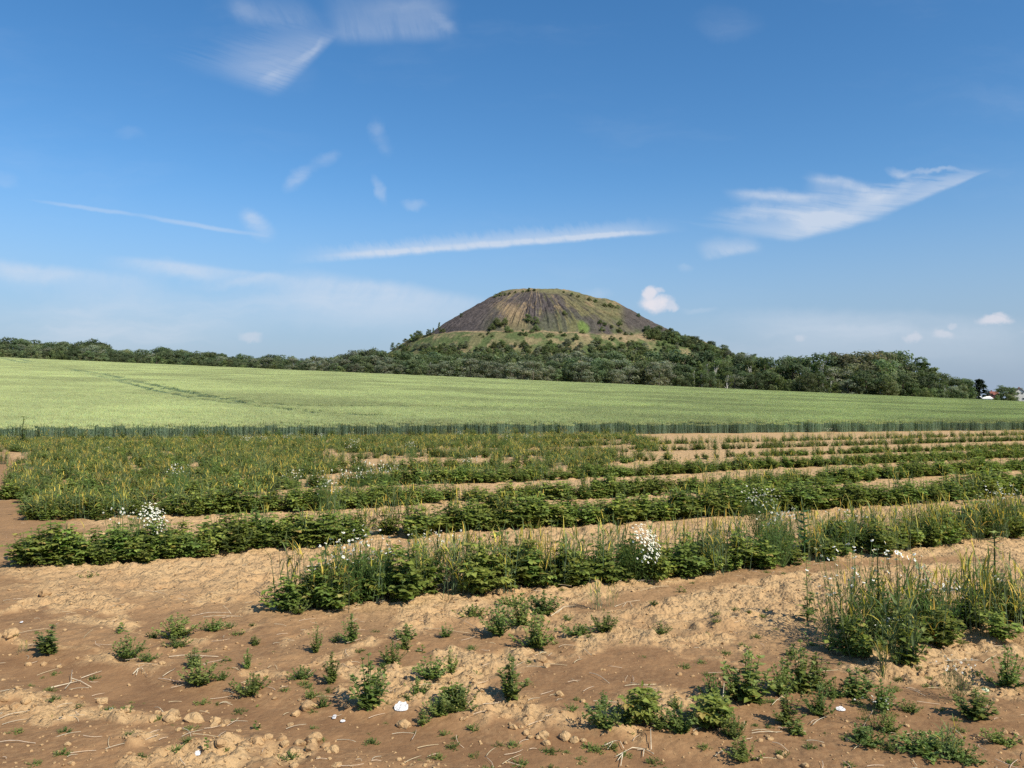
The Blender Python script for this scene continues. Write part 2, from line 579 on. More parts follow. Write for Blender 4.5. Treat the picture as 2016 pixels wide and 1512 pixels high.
def soil_mat(name, clod=False):
    m, N = new_mat(name)
    g = N.node('ShaderNodeNewGeometry'); pos = g.outputs['Position']
    n1 = N.node('ShaderNodeTexNoise', {'Vector': pos, 'Scale': 2.2, 'Detail': 8.0, 'Roughness': .62}).outputs[0]
    n2 = N.node('ShaderNodeTexNoise', {'Vector': pos, 'Scale': 26.0, 'Detail': 7.0, 'Roughness': .7}).outputs[0]
    n3 = N.node('ShaderNodeTexNoise', {'Vector': pos, 'Scale': 140.0, 'Detail': 4.0, 'Roughness': .7}).outputs[0]
    if clod:
        oi = N.node('ShaderNodeObjectInfo')
        dark = N.ramp(oi.outputs['Random'], .5, 1.0, 0.0, .45)
    else:
        dark = N.node('ShaderNodeAttribute', attribute_name='dark').outputs['Fac']
    d = N.math('ADD', dark, N.ramp(n2, .25, .75, -.22, .22, smooth=False), clamp=True)
    c = N.mix(d, rgba(TAN), rgba(BROWN))
    c = N.mix(N.ramp(n1, .35, .7, 0.0, .35), c, (.42, .24, .11, 1))
    c = N.mix(N.ramp(n3, .55, .8, 0.0, .30), c, (.60, .44, .26, 1))
    c = N.mix(N.ramp(n3, .42, .25, 0.0, .45), c, (.16, .09, .045, 1))
    if not clod:
        veg = N.node('ShaderNodeAttribute', attribute_name='veg').outputs['Fac']
        nv = N.node('ShaderNodeTexNoise', {'Vector': pos, 'Scale': .6, 'Detail': 6.0}).outputs[0]
        c = N.mix(veg, c, N.mix(nv, (.035, .055, .018, 1), (.09, .11, .035, 1)))
    vo = N.node('ShaderNodeTexVoronoi', {'Vector': pos, 'Scale': 34.0, 'Randomness': 1.0}, feature='F1').outputs['Distance']
    vb = N.node('ShaderNodeTexVoronoi', {'Vector': pos, 'Scale': 9.0, 'Randomness': 1.0}, feature='F1').outputs['Distance']
    rough_k = N.math('SUBTRACT', 1.0, N.math('MULTIPLY', dark, .75))
    hgt = N.math('ADD', N.math('MULTIPLY', n2, 1.0), N.math('MULTIPLY', N.math('SUBTRACT', 1.0, vo), .7))
    b1 = N.node('ShaderNodeBump', {'Height': n3, 'Strength': .5, 'Distance': .004})
    b2 = N.node('ShaderNodeBump', {'Height': hgt, 'Strength': rough_k, 'Distance': .018, 'Normal': b1.outputs[0]})
    b3 = N.node('ShaderNodeBump', {'Height': N.math('SUBTRACT', 1.0, vb), 'Strength': N.math('MULTIPLY', rough_k, .7), 'Distance': .035, 'Normal': b2.outputs[0]})
    p = N.node('ShaderNodeBsdfPrincipled', {'Base Color': c, 'Roughness': .95, 'Specular IOR Level': .08,
                                            'Normal': (b2 if clod else b3).outputs[0]})
    N.node('ShaderNodeOutputMaterial', {0: p.outputs[0]})
    return m


M_SOIL = soil_mat('soil')
M_CLOD = soil_mat('clod_soil', True)
M_LEAF = leaf_mat('weed_leaves', .40, .6, .22, .018, .22)
M_TREE = leaf_mat('tree_leaves', .45, .75, .30, .020, .12)
M_WHEAT = leaf_mat('wheat_blades', .30, .55, .10, .008, .3, noise=.06)
M_FLOWER = leaf_mat('white_petals', .25, .6, .03, .0, .2)
M_BARK = plain_mat('bark', (.16, .12, .09), scale=3, amt=.4, bump=.6, attr=True)
M_STRAW = plain_mat('dry_straw', (.62, .52, .36), rough=.6, scale=30, amt=.25, attr=True, bump=.1)


# ------------------------------------------------------------------ ground: one sheet in rings round the camera, out past the horizon
def build_ground():
    th = np.concatenate([np.linspace(-180, -44, 24, endpoint=False), np.linspace(-44, 44, 441), np.linspace(44, 180, 24)[1:-1]])
    th = np.radians(np.concatenate([th]))
    rr = np.concatenate([np.exp(np.linspace(math.log(.4), math.log(2.6), 24, endpoint=False)),
                         np.exp(np.linspace(math.log(2.6), math.log(60), 830, endpoint=False)),
                         np.exp(np.linspace(math.log(60), math.log(9000), 150))])
    T, RR = np.meshgrid(th, rr)
    X = RR * np.sin(T); Y = RR * np.cos(T)
    dk = dark_mask(X, Y) * (1 - sstep(60, 90, RR))
    Z = H(X, Y) + relief(X, Y, RR, dk) * (1 - sstep(55, 70, RR))
    u = np.clip(X / np.maximum(Y, 1e-3), -1.2, 1.2)
    veg = sstep(0, 6, Y - y_end(u))
    Z = Z - sstep(1500, 8000, RR) * 6.0
    n_t = len(th); n_r = len(rr)
    V = np.stack([X.ravel(), Y.ravel(), Z.ravel()], 1)
    i = np.arange(n_r - 1)[:, None] * n_t; j = np.arange(n_t)[None, :]
    j2 = (j + 1) % n_t
    Fc = np.stack([i + j, i + n_t + j, i + n_t + j2, i + j2], -1).reshape(-1, 4)
    Fc = Fc[:, ::-1]
    me = np_mesh('ground', V, Fc, M_SOIL, True, {'dark': dk.ravel(), 'veg': veg.ravel()})
    o = link('ground', me)
    tag(o, kind='structure')


build_ground()


# ------------------------------------------------------------------ scattering of stuff by geometry nodes
def scatter(name, pts, rot, scl, idx, templates, label, cat):
    me = bpy.data.meshes.new(name)
    n = len(pts)
    me.vertices.add(n); me.vertices.foreach_set('co', np.asarray(pts, np.float32).ravel())
    a = me.attributes.new('rot', 'FLOAT_VECTOR', 'POINT'); a.data.foreach_set('vector', np.asarray(rot, np.float32).ravel())
    a = me.attributes.new('scl', 'FLOAT_VECTOR', 'POINT'); a.data.foreach_set('vector', np.asarray(scl, np.float32).ravel())
    a = me.attributes.new('idx', 'INT', 'POINT'); a.data.foreach_set('value', np.asarray(idx, np.int32))
    o = link(name, me)
    tag(o, label, cat, kind='stuff')
    lib = bpy.data.collections.new(name + '_pieces')
    for k, (tn, tm) in enumerate(templates):
        lib.objects.link(bpy.data.objects.new('%s_piece_%02d' % (name, k), tm))
    ng = bpy.data.node_groups.new(name + '_scatter', 'GeometryNodeTree')
    ng.interface.new_socket('Geometry', in_out='INPUT', socket_type='NodeSocketGeometry')
    ng.interface.new_socket('Geometry', in_out='OUTPUT', socket_type='NodeSocketGeometry')
    G = NT(ng)
    gi = G.node('NodeGroupInput'); go = G.node('NodeGroupOutput')
    ci = G.node('GeometryNodeCollectionInfo', {0: lib, 1: True, 2: True}, transform_space='ORIGINAL')
    r_ = G.node('GeometryNodeInputNamedAttribute', {'Name': 'rot'}, data_type='FLOAT_VECTOR')
    s_ = G.node('GeometryNodeInputNamedAttribute', {'Name': 'scl'}, data_type='FLOAT_VECTOR')
    i_ = G.node('GeometryNodeInputNamedAttribute', {'Name': 'idx'}, data_type='INT')
    e_ = G.node('FunctionNodeEulerToRotation', {0: r_.outputs[0]})
    ip = G.node('GeometryNodeInstanceOnPoints', {'Points': gi.outputs[0], 'Instance': ci.outputs[0], 'Pick Instance': True,
                                                 'Instance Index': i_.outputs[0], 'Rotation': e_.outputs[0], 'Scale': s_.outputs[0]})
    G.l.new(ip.outputs[0], go.inputs[0])
    md = o.modifiers.new('scatter', 'NODES'); md.node_group = ng
    return o


def cvar(c, a=.12, rr=None):
    k = 1 + (rr or rnd).uniform(-a, a)
    return (c[0] * k * (1 + rnd.uniform(-.08, .08)), c[1] * k, c[2] * k * (1 + rnd.uniform(-.1, .1)))


# ------------------------------------------------------------------ spoil heap
HX, HY = 18.5, 620.0
PXM = 620.0 / F          # metres per photograph pixel at the heap
PR = np.array([0, 26, 54, 70, 86, 115, 210, 216, 236, 262, 300, 390, 470, 560]) * PXM
PH = np.array([241, 240, 238, 233, 225, 210, 153, 151, 148, 134, 108, 74, 52, 38]) * PXM + EYE


def heap_coords(x, y):
    dx = x - HX; dy = y - HY
    ang = np.arctan2(dy, dx)
    sx = 1.0 + .30 * sstep(-60, 60, dx)
    rp = np.hypot(dx / sx, dy / .72)
    return dx, dy, ang, rp


def heap_h(x, y):
    dx, dy, ang, rp = heap_coords(x, y)
    wob = 1 + .05 * (fbm(np.cos(ang) * 2 + 5, np.sin(ang) * 2 + 5, 81, 3) - .5)
    h = np.interp(rp * wob, PR, PH)
    front = np.clip(-np.sin(ang), 0, 1); right = np.clip(np.cos(ang), 0, 1)
    h = h - sstep(190, 225, rp / PXM) * (2.0 * front + 5.0 * front * right + 1.0)
    # rain gullies running down the dark slope
    rpx = rp / PXM
    band = sstep(70, 120, rpx) * (1 - sstep(196, 212, rpx))
    g = np.abs(fbm(ang * 26, rpx * .012, 83, 3) - .5) * 2
    h = h + (g - .3) * 3.2 * band + (fbm(ang * 80, rpx * .03, 85, 2) - .5) * 1.3 * band
    h = h + (fbm(x * .09, y * .09, 87, 4) - .5) * 1.8 * (1 - band * .6) + (fbm(x * .35, y * .35, 88, 2) - .5) * 1.0
    h = h + 2.0 * np.exp(-(((dx - 62 * 1.0) / 16) ** 2 + ((dy) / 30) ** 2))
    return h


def heap_surf(x, y):
    return np.maximum(heap_h(x, y), H(x, y) - 1)


def build_heap():
    na, nr = 900, 260
    ang = np.linspace(-math.pi, math.pi, na, endpoint=False)
    rad = np.concatenate([[0.01], np.linspace(3, 620 * PXM, nr - 1)])
    A, RD = np.meshgrid(ang, rad)
    dx = RD * np.cos(A); dy = RD * np.sin(A) * .72
    dx = np.where(dx > 0, dx * 1.25, dx)
    X = HX + dx; Y = HY + dy
    Z = heap_h(X, Y)
    _, _, a2, rp = heap_coords(X, Y)
    rpx = rp / PXM
    px, py = project(X, Y, Z)
    # what the slope is made of, by place on the heap
    a2 = a2 + .16 * (fbm(X * .045, Y * .045, 99, 3) - .5)
    n_s = fbm(a2 * 15, rpx * .012, 91, 5, .6)       # downhill streaks
    n_f = fbm(a2 * 60, rpx * .03, 93, 3)
    n_c = fbm(X * .12, Y * .12, 95, 4)
    slag = np.stack([.070 + 0 * X, .060 + 0 * X, .058 + 0 * X], -1) * (.8 + .4 * fbm(X * .4, Y * .4, 96, 3))[..., None]
    olive = np.array([.135, .128, .062]); tan = np.array([.27, .20, .115]); green = np.array([.080, .105, .040]); bright = np.array([.11, .155, .045])
    n_r = fbm(X * .8, Y * .8, 98, 3)
    C = slag * (.75 + .5 * n_r)[..., None]
    def mixc(C, col, w):
        return C * (1 - w[..., None]) + col * w[..., None]
    mid = sstep(950, 1010, px) * (1 - sstep(1215, 1300, px))
    C = mixc(C, olive, np.clip(mid * sstep(.54, .64, n_s * .7 + n_c * .3 + (n_f - .5) * .2) * .62, 0, 1))
    ln = 1 - np.abs(fbm(a2 * 9 + 3, rpx * .010, 101, 4, .55) - .5) * 2
    C = mixc(C, tan * .9, np.clip(mid * sstep(.90, .975, ln) * .75 * sstep(.35, .5, n_c + .1), 0, 1))
    C = mixc(C, olive, np.clip(sstep(1080, 1140, px) * sstep(.86, .95, ln) * .8, 0, 1))
    C = mixc(C, tan * .8, np.clip((1 - sstep(12, 34, np.abs((px - 1012) - (620 - py) * -.25 + (n_f - .5) * 40))) * sstep(590, 610, py) * (1 - sstep(640, 662, py)) * .75, 0, 1))
    ridge = sstep(1090, 1150, px) * (1 - sstep(0, 34, (py - (575 + (px - 1100) * .40)) + (n_c - .5) * 40))
    C = mixc(C, olive * 1.0, np.clip(ridge * .85, 0, 1))
    C = mixc(C, tan * .85, np.clip(ridge * sstep(.56, .68, n_c) * .8, 0, 1))
    topw = 1 - sstep(62, 92, rpx + (n_c - .5) * 50)
    C = mixc(C, olive * 1.1, np.clip(topw * .85, 0, 1))
    C = mixc(C, tan, np.clip(topw * sstep(.52, .66, n_c) * .8, 0, 1))
    rf = sstep(1150, 1230, px) * sstep(612, 640, py - (px - 1200) * .25 + (n_c - .5) * 60)
    C = mixc(C, green * .9, np.clip(rf * sstep(.46, .60, n_c * .6 + n_s * .4) * .8, 0, 1))
    wedge = sstep(1212, 1236, px) * (1 - sstep(18, 34, py - (608 + (px - 1225) * .60) + (n_c - .5) * 26)) * (1 - sstep(1310, 1335, px))
    C = mixc(C, slag, wedge * .92)
    foot = sstep(150, 205, rpx + (n_c - .5) * 70) * sstep(930, 985, px) * (1 - sstep(1120, 1180, px))
    C = mixc(C, green, np.clip(foot * .35, 0, 1))
    gp_ = (1 - sstep(.5, 1.0, np.hypot((px - 1148 - (py - 645) * .25) / 14, (py - 645) / 16) + (n_f - .5) * .5))
    C = mixc(C, bright, gp_)
    low = sstep(212, 226, rpx)
    lowc = mixc(np.zeros_like(C) + green * 1.0, olive * 1.05, sstep(.36, .60, n_c))
    lowc = mixc(lowc, tan, np.clip(sstep(.58, .7, fbm(X * .2, Y * .2, 97, 3)) * .55 + sstep(1120, 1170, px) * (1 - sstep(1310, 1350, px)) * sstep(.40, .55, n_c) * .8 * (1 - sstep(240, 285, rpx)), 0, 1))
    C = C * (1 - low[..., None]) + lowc * low[..., None]
    road = sstep(214, 217, rpx) * (1 - sstep(221, 224, rpx)) * (1 - sstep(1130, 1150, px))
    C = mixc(C, tan * 1.05, road * .8)
    V = np.stack([X.ravel(), Y.ravel(), Z.ravel()], 1)
    i = np.arange(nr - 1)[:, None] * na; j = np.arange(na)[None, :]; j2 = (j + 1) % na
    Fc = np.stack([i + j, i + na + j, i + na + j2, i + j2], -1).reshape(-1, 4)
    m, N = new_mat('spoil_heap_surface')
    at = N.node('ShaderNodeAttribute', attribute_name='Col')
    g = N.node('ShaderNodeNewGeometry')
    n1 = N.node('ShaderNodeTexNoise', {'Vector': g.outputs['Position'], 'Scale': .5, 'Detail': 8.0, 'Roughness': .7}).outputs[0]
    c = N.node('ShaderNodeHueSaturation', {'Value': N.ramp(n1, .3, .7, .65, 1.35), 'Color': at.outputs['Color']}).outputs[0]
    b = N.node('ShaderNodeBump', {'Height': n1, 'Strength': .8, 'Distance': 1.2})
    p = N.node('ShaderNodeBsdfPrincipled', {'Base Color': c, 'Roughness': .95, 'Specular IOR Level': .1, 'Normal': b.outputs[0]})
    N.node('ShaderNodeOutputMaterial', {0: p.outputs[0]})
    me = np_mesh('spoil_heap', V, Fc, m, True, None, C.reshape(-1, 3))
    tag(link('spoil_heap', me), 'flat-topped conical spoil heap of dark slag with grassy streaks behind the trees', kind='structure')


build_heap()


# ------------------------------------------------------------------ trees
def rdir(rg, zlo=-1.0):
    while True:
        v = Vector((rg.uniform(-1, 1), rg.uniform(-1, 1), rg.uniform(zlo, 1)))
        if .05 < v.length < 1:
            return v.normalized()


def tree_meshes(kind, seed):
    """crown and trunk for a tree of height 1"""
    rg = random.Random(seed)
    cr, tr = MB(), MB()
    bark = {'willow': (.20, .17, .13), 'birch': (.50, .48, .44)}.get(kind, (.13, .10, .075))
    pal = {'oak': (.118, .150, .078), 'ash': (.150, .182, .092), 'willow': (.205, .222, .155), 'poplar': (.100, .135, .048),
           'birch': (.130, .160, .065), 'spruce': (.040, .058, .036), 'shrub': (.135, .170, .070), 'brown': (.175, .175, .10), 'grey': (.21, .20, .15)}[kind]
    if kind == 'spruce':
        tr.tube([(0, 0, 0), (0, 0, .97)], .018, .003, bark, 6)
        for lv in range(17):
            z = .10 + .86 * lv / 17
            rad = .24 * (1 - z) ** .85 * rg.uniform(.85, 1.15) + .012
            for k in range(9):
                a = rg.uniform(0, 6.28)
                ee = Vector((math.cos(a) * rad, math.sin(a) * rad, z - rad * .28))
                b = Vector((0, 0, z))
                for q in range(7):
                    t = rg.uniform(.25, 1)
                    pp = b.lerp(ee, t) + Vector((rg.uniform(-.012, .012), rg.uniform(-.012, .012), rg.uniform(-.012, .01)))
                    cr.leaf(pp, (ee - b) + rdir(rg) * .08, Vector((0, 0, 1)), .075, .05, cvar(pal, .3), .3)
        return cr, tr
    blobs = []
    if kind == 'poplar':
        for k in range(26):
            z = rg.uniform(.12, .96); w = .10 * math.sin(min(1, (1.02 - z) * 1.6) * 1.57)
            a = rg.uniform(0, 6.28)
            blobs.append((Vector((math.cos(a) * w, math.sin(a) * w, z)), rg.uniform(.045, .075)))
    elif kind == 'shrub':
        for k in range(26):
            a = rg.uniform(0, 6.28); q = math.sqrt(rg.random()) * .48
            z = rg.uniform(.15, .85) * (1 - .7 * (q / .6) ** 2)
            blobs.append((Vector((math.cos(a) * q, math.sin(a) * q, z)), rg.uniform(.12, .18)))
    else:
        wid = {'oak': .36, 'ash': .30, 'willow': .38, 'birch': .20, 'brown': .40, 'grey': .34}[kind]
        z0 = {'oak': .13, 'ash': .14, 'willow': .08, 'birch': .16, 'brown': .20, 'grey': .2}[kind]
        nb = {'oak': 44, 'ash': 38, 'willow': 42, 'birch': 30, 'brown': 44, 'grey': 30}[kind]
        for k in range(nb):
            z = rg.uniform(z0, .93)
            t = (z - z0) / (.97 - z0)
            w = wid * (math.sin(math.pi * (t * .80 + .16)) ** .6)
            a = rg.uniform(0, 6.28); q = w * rg.uniform(.45, 1.0)
            blobs.append((Vector((math.cos(a) * q, math.sin(a) * q, z)), rg.uniform(.085, .135) * (1.1 if kind in ('oak', 'brown') else .7 if kind == 'birch' else 1)))
    per = {'shrub': 50, 'poplar': 50, 'birch': 50, 'grey': 40}.get(kind, 74)
    ls = {'birch': .034, 'grey': .028, 'shrub': .085, 'poplar': .042, 'willow': .044}.get(kind, .050)
    top = max(b.z + r for b, r in blobs)
    # trunk and limbs
    lean = Vector((rg.uniform(-.03, .03), rg.uniform(-.03, .03), 0))
    tr.tube([(0, 0, 0), lean * .4 + Vector((0, 0, .2)), lean + Vector((0, 0, .5)), lean * 1.3 + Vector((0, 0, .8))], .022, .006, bark, 6)
    for b, r in rg.sample(blobs, min(9, len(blobs))):
        s0 = lean * .6 + Vector((0, 0, rg.uniform(.12, max(.16, b.z * .8))))
        tr.tube([s0, s0.lerp(b, .5) + Vector((0, 0, -.02)), b], .009, .003, bark, 4)
    for b, r in blobs:
        bc = cvar(pal, .22)
        for q in range(per):
            d = rdir(rg, -.7)
            pp = b + Vector((d.x * r * 1.15, d.y * r * 1.15, d.z * r * .85)) * rg.uniform(.55, 1.08)
            nd = (d + rdir(rg) * .28 + Vector((0, 0, .15))).normalized()
            side = nd.orthogonal().normalized()
            side = Quaternion(nd, rg.uniform(0, 6.28)) @ side
            cr.leaf(pp, side, nd, ls * rg.uniform(.7, 1.35), ls * rg.uniform(.5, .8), cvar(bc, .16), .1, .1)
    # scale so that the very top is at 1
    k = 1 / top
    for m in (cr, tr):
        m.v = [(v[0] * 1.0, v[1] * 1.0, v[2] * k) for v in m.v]
    return cr, tr


TREES = {}
for kind, n in (('oak', 4), ('ash', 3), ('willow', 3), ('poplar', 2), ('birch', 2), ('spruce', 2), ('shrub', 4), ('brown', 2), ('grey', 2)):
    TREES[kind] = []
    for k in range(n):
        c, t = tree_meshes(kind, 100 + k * 13 + len(kind))
        TREES[kind].append((c.mesh(kind + '_crown', M_TREE), t.mesh(kind + '_trunk', M_BARK)))

TNAME = {'oak': 'broadleaf_tree', 'ash': 'broadleaf_tree', 'willow': 'willow_tree', 'poplar': 'poplar_tree', 'birch': 'birch_tree',
         'spruce': 'spruce_tree', 'shrub': 'shrub', 'brown': 'broadleaf_tree', 'grey': 'bare_tree'}


def add_tree(kind, x, y, z, h, width=1.0, label='', group=None, sink=.0):
    crown, trunk = rnd.choice(TREES[kind])
    e = empty(TNAME[kind], (x, y, z - sink), rnd.uniform(0, 6.28), (h * width, h * width, h))
    tag(e, label, 'shrub' if kind == 'shrub' else 'tree', group)
    link('crown', crown, e)
    link('trunk' if kind != 'shrub' else 'stem', trunk, e)
    return e


def tree_px(kind, px, top_py, D, width=1.0, label='', group=None, base=None):
    """a tree standing at depth D on the bearing of px whose tip reaches top_py"""
    d = pix_dir(px, top_py); d = d / d.y
    x = d.x * D
    z = float(H(x, D)) if base is None else base
    h = EYE + d.z * D - z
    return add_tree(kind, x, D, z - .3, h + .3, width, label, group)


SKY = [(-60, 662), (0, 664), (60, 666), (100, 672), (150, 677), (178, 668), (202, 677), (222, 684), (254, 690), (294, 686), (320, 683), (357, 687), (389, 693),
       (429, 695), (452, 702), (476, 696), (504, 703), (520, 698), (540, 701), (567, 699), (595, 704), (635, 702), (675, 695), (714, 691), (738, 686), (774, 690),
       (840, 694), (900, 694), (960, 690), (1020, 696), (1100, 694), (1180, 690), (1250, 690), (1313, 689), (1350, 688), (1400, 692), (1427, 702), (1440, 697), (1492, 699), (1531, 697),
       (1560, 699), (1596, 705), (1614, 697), (1641, 692), (1700, 690), (1751, 690), (1776, 692), (1791, 702), (1822, 716), (1843, 724), (1850, 742), (1877, 746),
       (1895, 750)]
SKX = [a for a, b in SKY]; SKV = [b for a, b in SKY]


def base_line(px):
    return 703 + (px / 2016.0) * 87


def section(px):
    if px < 560: return 'left'
    if px < 790: return 'between'
    if px < 1330: return 'heap'
    return 'right'


SEC = {'left': 'of the far left of the field', 'between': 'between the far left wood and the heap', 'heap': 'at the foot of the spoil heap',
       'right': 'right of the spoil heap'}
KD = {'oak': 'dark round broadleaf tree', 'ash': 'mid green tree', 'willow': 'silvery willow', 'poplar': 'narrow upright poplar tree',
      'birch': 'thin light birch', 'shrub': 'low rounded shrub', 'brown': 'olive brown tall tree', 'grey': 'greyish half bare tree'}


SPOT = [(80, 'at the left photo edge'), (160, 'left of the tallest left tree'), (260, 'by the tallest left tree'), (390, 'left of the poplar row'), (470, 'under the poplar row'),
        (600, 'right of the poplar row'), (690, 'between poplars and heap'), (790, 'at the left foot of the heap'), (880, 'below the heap left shoulder'), (980, 'below the dark left slope'),
        (1080, 'below the heap summit'), (1180, 'below the bright green patch'), (1280, 'below the sandy terrace'), (1380, 'below the heap right flank'), (1480, 'where the right wood starts'),
        (1600, 'in the low dip of the right wood'), (1700, 'left of the highest right tree'), (1800, 'by the highest right tree'), (9999, 'at the right end of the wood')]


def tree_belt():
    for layer in range(3):
        px = -50.0 + layer * 9
        while px < 1905:
            s = section(px)
            sk = float(np.interp(px, SKX, SKV)); bl = base_line(px)
            span = bl - sk
            if layer == 0:
                top = sk + rnd.uniform(-4.5, 2.0) - (3 if px > 1600 else 0); D = y_end((px - CX) / F) + rnd.uniform(46, 60)
                kinds = {'left': ['oak', 'oak', 'ash', 'oak'], 'between': ['ash', 'birch', 'willow', 'oak'], 'heap': ['ash', 'shrub', 'willow', 'oak', 'ash'],
                         'right': ['oak', 'ash', 'oak', 'birch']}[s]
                if 1650 < px < 1790: kinds = ['brown']
            elif layer == 1:
                top = sk + span * rnd.uniform(.10, .36); D = y_end((px - CX) / F) + rnd.uniform(26, 38)
                kinds = {'left': ['oak', 'oak', 'ash', 'willow'], 'between': ['ash', 'willow', 'oak', 'willow'], 'heap': ['ash', 'willow', 'oak', 'willow', 'birch'],
                         'right': ['oak', 'ash', 'willow', 'poplar', 'ash', 'birch']}[s]
                if 1660 < px < 1780: kinds = ['brown', 'brown', 'ash']
            else:
                top = sk + span * (rnd.uniform(.22, .58) if s == 'heap' else rnd.uniform(.38, .76)); D = y_end((px - CX) / F) + rnd.uniform(8, 16)
                kinds = {'left': ['oak', 'shrub', 'ash'], 'between': ['willow', 'shrub', 'oak'], 'heap': ['willow', 'oak', 'willow', 'ash'], 'right': ['shrub', 'willow', 'ash', 'oak', 'birch']}[s]
            kind = rnd.choice(kinds)
            hpx = bl - top + 4
            w = {'willow': 1.25, 'oak': 1.12}.get(kind, 1.0) * rnd.uniform(.95, 1.35)
            where = ('in the back line' if layer == 0 else 'in the middle line' if layer == 1 else 'edging the wheat')
            spot = next(t for lim, t in SPOT if px < lim)
            lab = '%s %s, %s' % (KD[kind], where, spot)
            tree_px(kind, px, top, D, w, lab, '%ss %s' % (KD[kind], where))
            step = hpx * {'shrub': .75, 'poplar': .3, 'birch': .36}.get(kind, .56) * w * .78
            px += max(step, 15) * rnd.uniform(.8, 1.15)


tree_belt()

# single trees that stand out of the skyline
tree_px('oak', 183, 665, 500, .9, 'round dark tree that rises highest above the far left wood')
tree_px('oak', 205, 676, 498, .9, 'lower tree just right of the tallest tree of the left wood')
tree_px('willow', 92, 683, 470, 1.2, 'pale silvery willow in front of the dark wood at far left')
for px, ty in ((403, 693), (412, 693), (421, 694), (437, 695), (444, 697)):
    tree_px('poplar', px, ty, 505, 1.1, 'small narrow poplar in the row that tops the left wood', 'narrow poplars in a row above the left wood')
tree_px('birch', 614, 702, 500, 1.1, 'thin birch poking above the low wood left of the heap, leftmost of two')
tree_px('birch', 714, 686, 500, 1.0, 'thin birch beside a taller neighbour left of the heap')
tree_px('birch', 738, 682, 500, 1.0, 'tallest thin birch standing left of the spoil heap')
tree_px('oak', 1765, 684, 440, .95, 'dark round tree that rises highest above the right wood')
tree_px('oak', 1750, 688, 438, .8, 'dark tree left against the highest tree of the right wood')
tree_px('brown', 1700, 690, 432, 1.15, 'olive brown spreading tree, tallest airy one of the right wood')
tree_px('poplar', 1822, 712, 435, 1.9, 'upright feathery tree at the stepped right end of the wood')
tree_px('poplar', 1838, 722, 434, 1.6, 'narrow tree on the outer end of the right wood')
tree_px('birch', 1879, 740, 455, 1.5, 'pale pointed birch between the right wood and the dark spruces')
tree_px('spruce', 1897, 746, 460, 1.9, 'dark blue-green spruce, left of the pair of conifers')
tree_px('spruce', 1906, 748, 462, 1.9, 'dark spruce squeezed in the middle of the conifer group')
tree_px('spruce', 1928, 743, 452, 1.9, 'tallest dark spruce directly left of the red-roofed house')
tree_px('ash', 1905, 762, 446, 1.2, 'low green tree in front of the spruces')
tree_px('shrub', 1880, 768, 440, 1.2, 'low green shrub at the field edge left of the spruces')
tree_px('shrub', 1908, 774, 440, 1.0, 'small shrub before the tallest spruce at the field edge')
tree_px('birch', 1972, 757, 462, 1.2, 'light tree between the red-roofed house and the grey gable house')
tree_px('oak', 1981, 761, 450, 1.7, 'dark bushy tree right of the red-roofed house')
tree_px('shrub', 1992, 775, 442, 1.3, 'reddish green hedge shrub before the gable house')
tree_px('oak', 2003, 762, 500, 1.2, 'round tree rising behind the gable house')
tree_px('oak', 2030, 764, 480, 1.2, 'tree cut by the right edge of the photograph')
tree_px('shrub', 1966, 777, 446, 1.0, 'shrub close to the white lean-to wall')


def heap_at(px, py):
    return ray_hit(px, py, heap_surf, 380, 760)


def heap_shrub(px, py, hpx, kind='shrub', w=1.0, label='', group=None):
    p = heap_at(px, py)
    if p is None:
        d = pix_dir(px, py); d = d / d.y
        p = Vector((d.x * HY, HY, float(heap_h(np.array(d.x * HY), np.array(HY)))))
    h = hpx * p.y / F
    return add_tree(kind, p.x, p.y, p.z - h * .06, h * 1.06, w, label, group)


